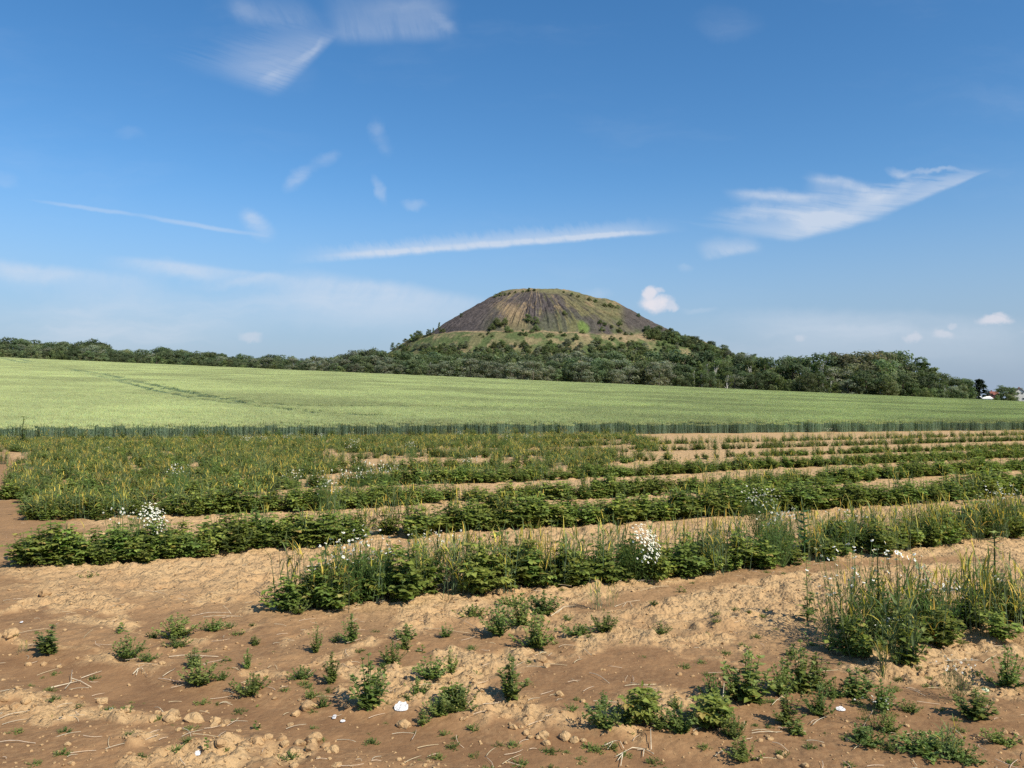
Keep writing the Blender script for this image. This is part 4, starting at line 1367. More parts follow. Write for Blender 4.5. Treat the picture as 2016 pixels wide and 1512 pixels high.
FG = [
    ('upright', 92, 1290, 58, 54, 'pointed green weed at the far left beside a thin grass shoot'),
    ('cereal', 42, 1286, 16, 32, 'thin grass shoot left of the pointed weed at far left'),
    ('bushy', 246, 1298, 52, 46, 'round dark weed with a white stalk through it, left foreground'),
    ('low', 290, 1303, 34, 20, 'small weed touching the right of the round dark weed at left'),
    ('bushy', 342, 1259, 66, 46, 'largest bushy weed of the left cluster above the wheel rut'),
    ('low', 299, 1258, 24, 16, 'little weed against the left of the largest left bushy weed'),
    ('low', 343, 1281, 44, 24, 'flat weed just below the largest left bushy weed'),
    ('seedling', 237, 1247, 26, 20, 'tiny weed above the round dark weed at left'),
    ('low', 414, 1244, 46, 24, 'low spreading weed under straw, right of the left bushy cluster'),
    ('low', 451, 1237, 22, 14, 'tiny tuft at the right end of the low weed under straw'),
    ('seedling', 475, 1251, 14, 14, 'very small sprout alone on brown soil right of the left cluster'),
    ('upright', 499, 1271, 20, 20, 'small round sprout left of centre above the wheel rut'),
    ('upright', 486, 1318, 20, 40, 'slim upright weed standing alone between left and centre'),
    ('bushy', 388, 1347, 62, 50, 'bright leafy weed at the rut with a shoot leaning up'),
    ('upright', 380, 1318, 30, 40, 'pale upper shoot of the leafy weed pair by the rut'),
    ('low', 433, 1339, 32, 17, 'little creeping weed right of the bright leafy weed by the rut'),
    ('low', 487, 1366, 68, 40, 'low dome-shaped weed at the upper lip of the wheel rut'),
    ('seedling', 443, 1304, 16, 12, 'tiny seedling under a long straw stalk'),
    ('low', 587, 1341, 48, 26, 'flat oval weed left of centre above the rut'),
    ('upright', 620, 1287, 22, 60, 'thin tall weed below the left end of the near crop row'),
    ('upright', 690, 1270, 36, 56, 'upright weed close under the flowering end of the near row'),
    ('low', 660, 1266, 20, 18, 'small tuft beside the upright weed under the near row'),
    ('upright', 652, 1348, 36, 60, 'slender upright weed left of the tall centre-left weed'),
    ('bushy', 632, 1389, 26, 26, 'small weed behind a large soil clod at the rut'),
    ('low', 612, 1374, 30, 18, 'sparse weed patch just above the clod at the rut'),
    ('seedling', 507, 1380, 12, 6, 'tiny flat seedling on the bare rut'),
    ('seedling', 503, 1426, 16, 18, 'single two-leaved sprout in the middle of the rut'),
    ('seedling', 405, 1486, 22, 32, 'lone seedling at the bottom left of the picture'),
    ('upright', 798, 1262, 34, 34, 'weed at the top of the diagonal chain left of centre'),
    ('bushy', 770, 1311, 44, 46, 'weed at the bottom of the diagonal chain left of centre'),
    ('upright', 795, 1281, 26, 28, 'weed in the middle of the diagonal chain left of centre'),
    ('upright', 877, 1257, 22, 28, 'small bright weed above centre below the near row'),
    ('seedling', 830, 1285, 18, 16, 'dot of a weed left of centre between two larger ones'),
    ('upright', 722, 1400, 62, 105, 'tall dense weed left of the white litter piece'),
    ('bushy', 742, 1372, 36, 50, 'right hand shoot leaning on the tall dense weed'),
    ('bushy', 846, 1343, 66, 42, 'spreading yellowish weed above the weed next to the litter'),
    ('upright', 886, 1330, 22, 50, 'curved upright shoot right of the spreading yellowish weed'),
    ('low', 820, 1368, 42, 34, 'low weed just above right of the white litter piece'),
    ('low', 800, 1378, 28, 14, 'rosette right above the white litter piece'),
    ('bushy', 905, 1408, 62, 50, 'wide bushy weed at the rut right of the litter, right part'),
    ('bushy', 864, 1412, 54, 46, 'wide bushy weed at the rut right of the litter, left part'),
    ('broad', 888, 1392, 40, 40, 'weed with large round leaves behind the wide bushy pair'),
    ('upright', 832, 1421, 24, 32, 'small weed at the rut directly right of the litter'),
    ('upright', 1003, 1382, 60, 84, 'lone conical weed with a strong shadow in the centre'),
    ('bushy', 982, 1257, 66, 66, 'front left weed of the big green clump in the centre'),
    ('bushy', 1030, 1234, 70, 66, 'middle weed of the big green clump in the centre'),
    ('bushy', 1072, 1214, 70, 44, 'back right weed of the big green clump in the centre'),
    ('bushy', 1052, 1277, 72, 68, 'foremost weed of the big green clump in the centre'),
    ('low', 1136, 1259, 62, 20, 'creeping tongue of weed right of the big centre clump'),
    ('low', 930, 1215, 60, 24, 'low weeds joining the near row to the centre clump'),
    ('low', 1010, 1196, 50, 22, 'small weed at the foot of the near row behind the centre clump'),
    ('bushy', 1190, 1248, 48, 42, 'separate round weed right of the centre clump'),
    ('bushy', 1303, 1252, 32, 28, 'small separate weed farthest right of the centre clump'),
    ('low', 1118, 1224, 22, 12, 'tiny weed on bare soil under the near row'),
    ('bushy', 1192, 1442, 68, 60, 'left end of the weed bank at the lower right'),
    ('bushy', 1236, 1436, 60, 52, 'second weed from the left in the lower right bank'),
    ('broad', 1268, 1430, 66, 70, 'broad-leaved highest weed of the lower right bank'),
    ('bushy', 1305, 1440, 54, 42, 'weed dipping low in the lower right bank'),
    ('bushy', 1345, 1448, 60, 56, 'weed with pale shoots right in the lower right bank'),
    ('upright', 1188, 1405, 26, 40, 'thin shoot behind the left end of the lower right bank'),
    ('upright', 1330, 1400, 24, 30, 'thin shoot behind the right of the lower right bank'),
    ('broad', 1408, 1436, 74, 66, 'forked leafy weed with a dry stem, lower right'),
    ('bushy', 1412, 1388, 52, 56, 'weed with a dark shadow left of the tall right weed'),
    ('upright', 1480, 1388, 80, 106, 'tallest leafy weed of the lower right, left of two'),
    ('bushy', 1448, 1380, 48, 60, 'weed leaning against the left of the tallest right weed'),
    ('upright', 1582, 1366, 60, 100, 'tall light green weed, right of the tallest leafy one'),
    ('bushy', 1545, 1372, 56, 70, 'bush filling the gap between the two tall right weeds'),
    ('upright', 1612, 1358, 46, 70, 'open weed on the right of the tall light green one'),
    ('upright', 1553, 1430, 46, 64, 'small upright weed in front of the two tall right weeds'),
    ('upright', 1572, 1447, 34, 30, 'low shoot at the foot of the small front upright weed'),
    ('bushy', 1618, 1412, 56, 62, 'medium weed beside scraps of white litter'),
    ('low', 1650, 1376, 44, 40, 'weed on the pale mound behind the white litter scraps'),
    ('upright', 1692, 1378, 56, 60, 'open weed in front of the right row corner'),
    ('bushy', 1742, 1400, 60, 56, 'bush left of a white daisy spot at lower right'),
    ('mayweed', 1728, 1440, 62, 50, 'small daisy plant with a few white heads, lower right'),
    ('bushy', 1755, 1445, 44, 44, 'weed right of the small daisy plant at lower right'),
    ('low', 1722, 1473, 78, 34, 'round fine-leaved mat at the bottom right'),
    ('low', 1700, 1462, 40, 24, 'left fringe of the fine-leaved mat at the bottom right'),
    ('bushy', 1448, 1458, 44, 50, 'weed below the forked leafy one, lower right'),
    ('bushy', 1468, 1497, 56, 44, 'lowest weed of the chain at the lower right'),
    ('low', 1596, 1476, 24, 14, 'tiny weed near the bottom right between two chains'),
    ('low', 1755, 1482, 34, 20, 'little weed right of the fine-leaved mat'),
    ('low', 1832, 1492, 100, 40, 'wide low weed patch at the bottom right, left part'),
    ('low', 1868, 1482, 90, 36, 'wide low weed patch at the bottom right, middle part'),
    ('low', 1905, 1506, 80, 32, 'wide low weed patch at the bottom right, front part'),
    ('bushy', 1795, 1402, 36, 22, 'small tuft right of the daisy plant, lower right'),
    ('mayweed', 1893, 1386, 58, 66, 'daisy plant standing on the mound in front of the right row'),
    ('upright', 1930, 1420, 60, 60, 'thin open weed near the right edge'),
    ('cereal', 1880, 1500, 50, 90, 'bent grass tuft at the bottom right'),
    ('bushy', 1990, 1360, 66, 80, 'bushy weed cut by the right edge below the right row'),
    ('low', 1985, 1470, 60, 30, 'low weed at the right edge near the bottom'),
    ('low', 1655, 1244, 36, 26, 'small weed alone on tan soil left of the right row'),
    ('upright', 1560, 1290, 20, 22, 'faint shoot on tan soil behind the two tall right weeds'),
    ('seedling', 1340, 1168, 18, 14, 'tiny weed near the big daisy bush'),
    ('upright', 600, 1178, 30, 62, 'slim weed standing alone left of the near row end'),
    ('low', 584, 1212, 46, 30, 'low weed at the very left tip of the near row'),
    ('low', 640, 1097, 40, 16, 'low weed at the foot of the second row, left of centre'),
    ('low', 168, 1138, 34, 18, 'small dark weed in front of the second row at left'),
    ('cereal', 1175, 1202, 40, 66, 'sparse dry grass tuft on brown soil left of the daisy bush'),
    ('cereal', 1200, 1196, 24, 50, 'thin tillers right of the sparse dry grass tuft'),
    ('spike', 1591, 1225, 30, 125, 'tall thin wand-like weed in front of the right row'),
    ('spike', 1968, 1180, 50, 130, 'tall leafy weed behind the right row near the edge'),
]
for k, px, py, w, h, lab in FG:
    plant_px(k, px, py, w, h, lab)

# crop rows: near base edge in photograph pixels -> points on the soil
ROWS = {
    'first': [(1785, 1322), (1812, 1308), (1850, 1290), (2016, 1262), (2120, 1245)],
    'A': [(590, 1208), (700, 1196), (900, 1178), (1100, 1163), (1290, 1148), (1500, 1124), (1700, 1098), (2016, 1058), (2200, 1036)],
    'B': [(52, 1121), (243, 1112), (486, 1088), (660, 1076), (754, 1066), (910, 1048), (1171, 1035), (1316, 1026), (1552, 1008), (1837, 992), (2016, 976), (2200, 962)],
    'C': [(62, 1027), (400, 1016), (733, 1001), (872, 990), (1150, 984), (1316, 974), (1490, 968), (1635, 955), (1837, 938), (2016, 927), (2150, 918)],
    'D': [(10, 985), (400, 972), (733, 958), (1000, 950), (1164, 942), (1316, 935), (1517, 923), (1698, 915), (2016, 901), (2150, 895)],
    'E': [(0, 950), (500, 934), (1000, 922), (1350, 905), (1700, 893), (2016, 884), (2150, 880)],
    'F': [(0, 915), (500, 910), (1000, 897), (1316, 888), (2016, 868), (2150, 864)],
    'G': [(0, 890), (600, 888), (1000, 882), (1316, 875), (2016, 857), (2150, 853)],
}
ROWS = {k: [np.array(gp(*p)) for p in v] for k, v in ROWS.items()}
ORD = {'first': 'lower right crop row', 'A': 'nearest long crop row', 'B': 'second crop row', 'C': 'third crop row', 'D': 'fourth crop row'}
row_n = np.array([-.43, .903])


def walk(poly, step):
    """points along a polyline"""
    out = []; carry = 0.0
    for a, b in zip(poly[:-1], poly[1:]):
        L = np.linalg.norm(b - a); t = carry
        while t < L:
            out.append(a + (b - a) * t / L); t += step
        carry = t - L
    return out


def in_view(x, y, m=60):
    px = CX + F * x / y
    return -m < px < 2016 + m


cand = []       # (kind, x, y, h, w, label, group, colour bias)
ST = []         # everything that is only part of the mass


def put(kind, x, y, h, w, row):
    cand.append((kind, x, y, h, w, row))


def style(px, row):
    """mix of plants along a row: bean, cereal, ripe cereal, mayweed, gap"""
    if row == 'first':
        return (.42, .42, .34, .10, .0) if px > 1820 else (.25, .6, .2, .15, .0)
    if row == 'A':
        if px < 760: return (.46, .14, .22, .20, .0)
        if px < 1080: return (.36, .60, .50, .04, .0)
        if px < 1290: return (.66, .28, .20, .04, .0)
        if px < 1520: return (.62, .34, .26, .04, .0)
        return (.48, .48, .42, .05, .0)
    if row == 'B':
        if px < 720: return (.95, .07, .04, .03, .0)
        if px < 905: return (.15, .35, .35, .0, .15)
        return (.92, .10, .06, .0, .0)
    if row == 'C':
        if px < 700: return (.75, .25, .12, .01, .0)
        return (.9, .08, .08, .0, .0)
    if row == 'D':
        if px < 1150: return (.75, .25, .12, .01, .0)
        return (.88, .1, .08, .0, .0)
    if row == 'E':
        if px < 1200: return (.6, .25, .2, .005, .05)
        if px < 1450: return (.6, .1, .08, .0, .25)
        return (.85, .08, .08, .0, .05)
    if px < 1150: return (.45, .4, .35, .01, .1)
    return (.62, .3, .25, .01, .12)


HT = {'first': .27, 'A': .34, 'B': .37, 'C': .33, 'D': .30, 'E': .25, 'F': .27, 'G': .24, 'W': .24}
for row, poly in ROWS.items():
    step = .17 if row in ('first', 'A', 'B') else .20
    for P in walk(poly, step):
        for lane in range(3 if row in ('first', 'A', 'B', 'C', 'D') else 2):
            off = .12 + lane * .20 + rnd.uniform(-.09, .09)
            x = P[0] + row_n[0] * off + rnd.uniform(-.07, .07); y = P[1] + row_n[1] * off
            if not in_view(x, y): continue
            px = CX + F * x / y
            fb, fc, fr, fm, gap = style(px, row)
            # clumps along the row
            gn = float(vnoise(np.array(x * .9), np.array(y * .9), 77))
            if rnd.random() < gap + (.25 if gn < .25 and row not in ('A', 'first') else 0): continue
            hk = HT[row] * rnd.uniform(.62, 1.15) * (.82 + .4 * gn)
            if rnd.random() < fb: put('bean' if row not in ('F', 'G', 'W') else rnd.choice(['bushy', 'upright', 'low']), x, y, hk, hk * rnd.uniform(.9, 1.2), row)
            if rnd.random() < fc: put('cereal', x, y, rnd.uniform(.40, .62) * (1 if row in ('first', 'A', 'B') else .85), .34, row)
            if rnd.random() < fr * .8: put('ripe', x, y, rnd.uniform(.44, .62) * (1 if row in ('first', 'A', 'B') else .85), .30, row)
            if rnd.random() < fm * .5: put('mayweed', x, y, rnd.uniform(.36, .5), .42, row)
            if rnd.random() < .06: put(rnd.choice(['upright', 'bushy']), x, y, rnd.uniform(.35, .5), .25, row)
            if rnd.random() < .012: put('spike', x, y, rnd.uniform(.55, .75), .16, row)

# dense weeds between the rows on the left
poly_px = [(40, 1030), (60, 1010), (10, 975), (15, 930), (60, 905), (0, 880), (-80, 862), (1250, 860), (1350, 876), (1250, 905), (1180, 935), (1020, 945), (880, 985), (740, 998), (560, 1010), (300, 1018)]
pg = [gp(*p) for p in poly_px]


def inside(x, y, poly):
    r = False; j = len(poly) - 1
    for i in range(len(poly)):
        xi, yi = poly[i]; xj, yj = poly[j]
        if (yi > y) != (yj > y) and x < (xj - xi) * (y - yi) / (yj - yi) + xi: r = not r
        j = i
    return r


for k in range(15000):
    x = rnd.uniform(-34, 20); y = rnd.uniform(11, 58)
    if t_edge(x, y) > .3 or not inside(x, y, pg) or not in_view(x, y): continue
    px = CX + F * x / y
    rowphase = (-.43 * x + .903 * y) % 3.4
    dens = float(vnoise(np.array(x * .5), np.array(y * .5), 31)) * .5 + .5 * float(vnoise(np.array(x * .15 + 4), np.array(y * .3), 33))
    thr = .30 if px < 640 else .44
    if dens < thr: continue
    kind = rnd.choices(['bushy', 'upright', 'bean', 'cereal', 'ripe', 'mayweed'], [.24, .18, .14, .32, .14, .006])[0]
    h = {'bushy': .28, 'upright': .36, 'bean': .30, 'cereal': .42, 'ripe': .42, 'mayweed': .38}[kind] * rnd.uniform(.7, 1.15) * (.62 + .38 * min(1, -t_edge(x, y) / 9))
    put(kind, x, y, h, {'bushy': .4, 'upright': .32, 'bean': .36, 'cereal': .34, 'ripe': .32, 'mayweed': .42}[kind], 'mass')

for k in range(420):
    q = rnd.random() ** 1.3
    x = EA[0] + (EB[0] - EA[0]) * q; y = EA[1] + (EB[1] - EA[1]) * q
    o_ = rnd.uniform(-2.2, .3); x += en[0] * o_; y += en[1] * o_
    if CX + F * x / y < 1250 and in_view(x, y):
        put(rnd.choice(['cereal', 'cereal', 'ripe', 'upright', 'bushy']), x, y, rnd.choice([.2, .28, .35, .6]), .4, 'mass')

# daisy patches seen from afar
for px, py, n, sx in ((640, 1000, 2, 14), (600, 985, 1, 30), (700, 985, 2, 30), (345, 972, 2, 16), (500, 884, 4, 30), (575, 876, 3, 22),
                      (640, 878, 2, 10), (1035, 876, 2, 8), (990, 882, 2, 12), (690, 905, 1, 12), (655, 1045, 1, 12), (235, 1100, 1, 12), (760, 975, 2, 30), (1740, 866, 1, 6), (1800, 864, 1, 10), (820, 905, 2, 14), (1500, 1055, 3, 14), (1530, 1110, 2, 14)):
    for k in range(n):
        x, y = gp(px + rnd.uniform(-sx, sx), py + 6 + rnd.uniform(-3, 3))
        put('mayweed', x, y, rnd.uniform(.42, .52), .38, 'mass')

cand.sort(key=lambda c: c[2])
count = {}
LIM = {'bean': 290, 'cereal': 180, 'ripe': 110, 'mayweed': 70, 'upright': 40, 'bushy': 40, 'spike': 20}
DESC = {'bean': 'bean plant', 'cereal': 'green cereal tuft', 'ripe': 'yellowed cereal tuft', 'mayweed': 'daisy-flowered plant', 'upright': 'upright weed',
        'bushy': 'bushy weed', 'spike': 'spiky weed', 'low': 'creeping weed', }
BINS = {'first': [(1850, 'at its tip'), (9999, 'by the photo edge')],
        'A': [(760, 'at its daisy end'), (1010, 'near its left spike'), (1230, 'left of the daisy bush'), (1480, 'right of the daisy bush'), (1700, 'around the large-leaved plant'), (9999, 'toward the right edge')],
        'B': [(230, 'at its left tip'), (360, 'by its daisy patch'), (560, 'right of its daisy patch'), (760, 'before the yellow gap'), (1000, 'after the yellow gap'), (1300, 'right of centre'), (1650, 'behind the large-leaved plant'), (9999, 'toward the right edge')],
        'C': [(500, 'at its weedy left end'), (900, 'left of centre'), (1250, 'in the centre'), (1650, 'right of centre'), (9999, 'toward the right edge')],
        'D': [(700, 'in the left part'), (1300, 'in the middle'), (9999, 'in the right part')]}
stuffp = []
for c in cand:
    kind, x, y, h, w, row = c
    n = count.get(kind, 0)
    if row in ORD and n < LIM.get(kind, 0) and y < 17:
        count[kind] = n + 1
        px = CX + F * x / y
        part = next(t for lim, t in BINS[row] if px < lim)
        big = 'tall' if h > {'bean': .38, 'cereal': .52, 'ripe': .54}.get(kind, .44) else 'low' if h < {'bean': .31, 'cereal': .44, 'ripe': .46}.get(kind, .38) else 'medium'
        fr = float(min(seg_dist(np.array(x), np.array(y), ROWS[row]), 9))
        sd = 'front' if fr < .24 else 'middle' if fr < .42 else 'back'
        lab = '%s %s, %s of the %s, %s' % (big, DESC[kind], sd, ORD[row], part)
        plant(kind, x, y, h, w, lab, '%ss in the %s' % (DESC[kind], ORD[row]))
    else:
        stuffp.append(c)

# the big daisy bush and its neighbours in the near row
plant_px('mayweed_full', 1256, 1150, 84, 92, 'large mayweed bush covered in white daisies in the nearest row')
plant_px('mayweed_full', 282, 1096, 66, 82, 'patch of white daisies crowning the second row at left')
for px, py, w, h, lab in ((690, 1196, 90, 92, 'airy daisy plant in the middle of the near row end'), (650, 1200, 80, 80, 'daisy plant behind yellow blades at the near row end'),
                          (740, 1190, 80, 74, 'daisy plant with low white heads at the near row end'), (830, 1150, 80, 80, 'daisy plant flowering behind the near row'),
                          (640, 1160, 90, 40, 'airy daisy sprays over the bare soil left of the row'), (880, 1140, 60, 68, 'daisy sprays right behind the near row'),
                          (1830, 1240, 70, 72, 'daisy plant at the tip of the right row'), (1870, 1250, 70, 74, 'daisy plant second from the tip of the right row'),
                          (1960, 1230, 70, 66, 'daisy plant behind yellow blades in the right row'), (1762, 1290, 60, 54, 'daisy plant leaning out of the right row tip')):
    plant_px('mayweed', px, py, w, h, lab)
for px, py, w, h, lab in ((660, 1205, 60, 96, 'splayed yellowing grass clump at the left end of the near row'), (1745, 1336, 60, 96, 'dark cereal clump at the left tip of the right row'),
                          (1772, 1325, 60, 96, 'second cereal clump from the tip of the right row')):
    plant_px('cereal', px, py, w, h, lab)
for px, py, w, h, lab in ((943, 1170, 26, 140, 'tall leafy spike over the near row, left of centre'), (1086, 1160, 26, 130, 'tall leafy spike over the near row, right of centre'),
                          (664, 1200, 30, 130, 'tall thin weed above the daisy end of the near row'), (1110, 1130, 18, 90, 'thin spike just right of the tall leafy spike'),
                          (1376, 1130, 26, 120, 'tall weed right of the daisy bush in the near row'), (1282, 1120, 24, 80, 'thin weed standing behind the daisy bush'),
                          (42, 880, 26, 60, 'tall weed at the left edge of the wheat'), (1610, 1000, 34, 60, 'tall weed in the second row at right'),
                          (1410, 905, 14, 36, 'dark upright weed alone between the far rows')):
    plant_px('spike', px, py, w, h, lab)

# the thick-leaved tall plant in the near row
tx, ty = gp(1590, 1112)
mw = empty('milkweed', (tx, ty + .1, ground_z(tx, ty)))
tag(mw, 'tall plant with paired large smooth leaves above the near row at right', 'plant')
sb = MB(); sb.tube([(0, 0, 0), (.01, 0, .3), (0, 0, .58)], .007, .004, (.12, .20, .08), 6)
link('stem', sb.mesh('stem', M_LEAF, True), mw)
for k in range(9):
    z = .22 + .04 * k + .0 * k
    a = k * 1.57 + .3
    for s in (0, 3.14):
        lb = MB()
        L = .15 if z < .48 else .10
        lb.blade(Vector((0, 0, z)), Vector((math.cos(a + s), math.sin(a + s), .55)), L, .055, cvar((.060, .145, .045), .12), arch=.5, seg=5)
        link('leaf', lb.mesh('leaf', M_LEAF, True), mw)

# the mass of smaller and farther plants
ORDER = ['bean', 'cereal', 'ripe', 'mayweed', 'upright', 'bushy', 'spike', 'low']
tmpl, start = [], {}
for kd in ORDER:
    start[kd] = len(tmpl)
    for k, v in enumerate(KIT[kd]):
        tmpl.append((kd, joined(v, kd + '_whole')))
        if kd in ('mayweed',):
            pass
pts, rot, scl, idx = [], [], [], []
for kd, x, y, h, w, row in stuffp:
    sh, sw = SIZE[kd]
    pts.append((x, y, 0.0)); rot.append((0, 0, rnd.uniform(0, 6.28))); scl.append((w / sw, w / sw, h / sh))
    idx.append(start[kd] + rnd.randrange(len(KIT[kd])))
# tiny weeds dotted over the bare soil
for k in range(420):
    px = rnd.uniform(-40, 2060); py = 1120 + 390 * rnd.random() ** .8
    x, y = gp(px, py)
    if px < 1100 and py < 1230 and rnd.random() < .85: continue
    if rnd.random() < .45 and px < 1350: continue
    pts.append((x, y, 0.0)); rot.append((0, 0, rnd.uniform(0, 6.28))); s = rnd.uniform(.12, .32); scl.append((s, s, s))
    idx.append(start['low'] + rnd.randrange(len(KIT['low'])))
pts = np.array(pts); pts[:, 2] = surf_fine(pts[:, 0], pts[:, 1]) - .01
scatter('field_weeds', pts, rot, scl, idx, tmpl, 'mixed weeds and volunteer cereals covering the rows up to the wheat', 'weeds')


# ------------------------------------------------------------------ clods, straw, litter
def clod_mesh(seed, fl=.7):
    rg = random.Random(seed)
    import bmesh
    bm = bmesh.new(); bmesh.ops.create_icosphere(bm, subdivisions=2, radius=.5)
    ox, oy = rg.uniform(0, 50), rg.uniform(0, 50)
    for v in bm.verts:
        c = v.co
        k = 1 + .55 * (float(vnoise(np.array(c.x * 3.2 + ox + c.z * 2), np.array(c.y * 3.2 + oy + c.z), seed)) - .5) + .3 * (float(vnoise(np.array(c.x * 8 + oy), np.array(c.z * 8 + ox + c.y * 5), seed + 5)) - .5)
        v.co = Vector((c.x * k, c.y * k * .85, c.z * k * fl))
    me = bpy.data.meshes.new('clod'); bm.to_mesh(me); bm.free()
    me.materials.append(M_CLOD)
    return me


CL = [clod_mesh(900 + k) for k in range(7)]
BIG = [(21, 1268, 26), (56, 1302, 12), (87, 1302, 12), (116, 1304, 10), (200, 1380, 22), (104, 1390, 14), (338, 1406, 32), (335, 1421, 24), (382, 1417, 32), (425, 1416, 20), (444, 1416, 18), (300, 1423, 16),
       (608, 1386, 30), (582, 1398, 17), (618, 1448, 30), (614, 1461, 22), (507, 1465, 22), (528, 1460, 18), (590, 1462, 22), (556, 1455, 20), (560, 1466, 18), (615, 1478, 24), (658, 1478, 22), (434, 1474, 22),
       (1011, 1433, 16), (1070, 1446, 22), (1036, 1441, 14), (1112, 1449, 24), (1130, 1453, 18), (1235, 1394, 20), (1101, 1370, 16), (796, 1420, 24), (1067, 1304, 22), (1076, 1313, 14), (88, 1174, 22), (342, 1285, 10),
       (8, 1385, 16), (28, 1395, 20), (50, 1388, 18), (160, 1372, 12), (250, 1414, 12), (310, 1404, 12), (1168, 1290, 10), (1075, 1455, 16), (545, 1480, 18), (575, 1484, 16), (640, 1466, 18)]
for px, py, w in BIG:
    x, y = gp(px, py); s = w * y / F * 1.1
    side = 'left of the picture' if px < 480 else 'left of centre' if px < 760 else 'near the centre'
    o = link('soil_clod', rnd.choice(CL), None, (x, y, ground_z(x, y) + s * .12))
    o.scale = (s, s, s); o.rotation_euler = (rnd.uniform(-.3, .3), rnd.uniform(-.3, .3), rnd.uniform(0, 6.28))
    big = 'large' if w >= 22 else 'medium' if w >= 16 else 'small'
    lab = '%s pale clod of dry soil beside the wheel rut, %s' % (big, side)
    if py < 1320: lab = '%s pale clod of dry soil among the weeds above the rut, %s' % (big, side)
    tag(o, lab, 'clod', '%s clods %s %s' % (big, 'beside the rut' if py >= 1320 else 'above the rut', side))
n = 0
while n < 170:
    px = rnd.uniform(0, 2016); py = rnd.uniform(1190, 1512)
    x, y = gp(px, py)
    dr = float(seg_dist(np.array(x), np.array(y), RUT))
    if dr < .2 and rnd.random() < .97: continue
    if dr > .55 and rnd.random() < .6: continue
    n += 1
    s = rnd.uniform(.018, .042)
    o = link('soil_clod', rnd.choice(CL), None, (x, y, ground_z(x, y) + s * .1))
    o.scale = (s, s, s * .9); o.rotation_euler = (rnd.uniform(-.3, .3), rnd.uniform(-.3, .3), rnd.uniform(0, 6.28))
    side = 'left' if px < 672 else 'middle' if px < 1344 else 'right'
    wh = 'above' if min(seg_dist(np.array(x), np.array(y), RUT), 9) >= 0 and y > np.interp(x, [q[0] for q in RUT], [q[1] for q in RUT]) else 'below'
    tag(o, '%s crumb-like clod of dry soil %s the wheel rut, %s foreground' % ('little' if s < .03 else 'nut-sized', wh, side), 'clod', 'little clods in the %s foreground' % side)

pts, rot, scl, idx = [], [], [], []
for k in range(16000):
    px = rnd.uniform(-60, 2076); py = 1050 + 480 * rnd.random() ** .75
    x, y = gp(px, py)
    pts.append((x, y))
P = np.array(pts); dk = dark_mask(P[:, 0], P[:, 1]); keep = nrs.random_sample(len(P)) > dk * .93
P = P[keep]
s = nrs.uniform(.005, .019, len(P)) * (1 + .5 * (nrs.random_sample(len(P)) < .1)) * np.clip(P[:, 1] / 6, .9, 1.5)
z = surf_fine(P[:, 0], P[:, 1])
scatter('soil_crumbs', np.stack([P[:, 0], P[:, 1], z + s * .1], 1), nrs.uniform(-.6, .6, (len(P), 3)) * [1, 1, 5], np.stack([s, s, s * .8], 1),
        nrs.randint(0, 7, len(P)), [('c', m) for m in CL], 'loose crumbs of dry tan soil strewn over the bare ground', 'soil crumbs')


def straw_mesh(p, q, r, bend=.03, col=(.56, .47, .32), seg=5):
    m = MB()
    d = Vector(q) - Vector(p)
    sd = Vector((-d.y, d.x, 0)) * rnd.uniform(-bend, bend) * 3
    pts = [Vector(p).lerp(Vector(q), t) + sd * math.sin(t * 3.14) + Vector((0, 0, .006 * math.sin(t * 3.14 * 1.5))) for t in np.linspace(0, 1, seg)]
    m.tube(pts, r, r * .6, cvar(col, .12), 4)
    return m


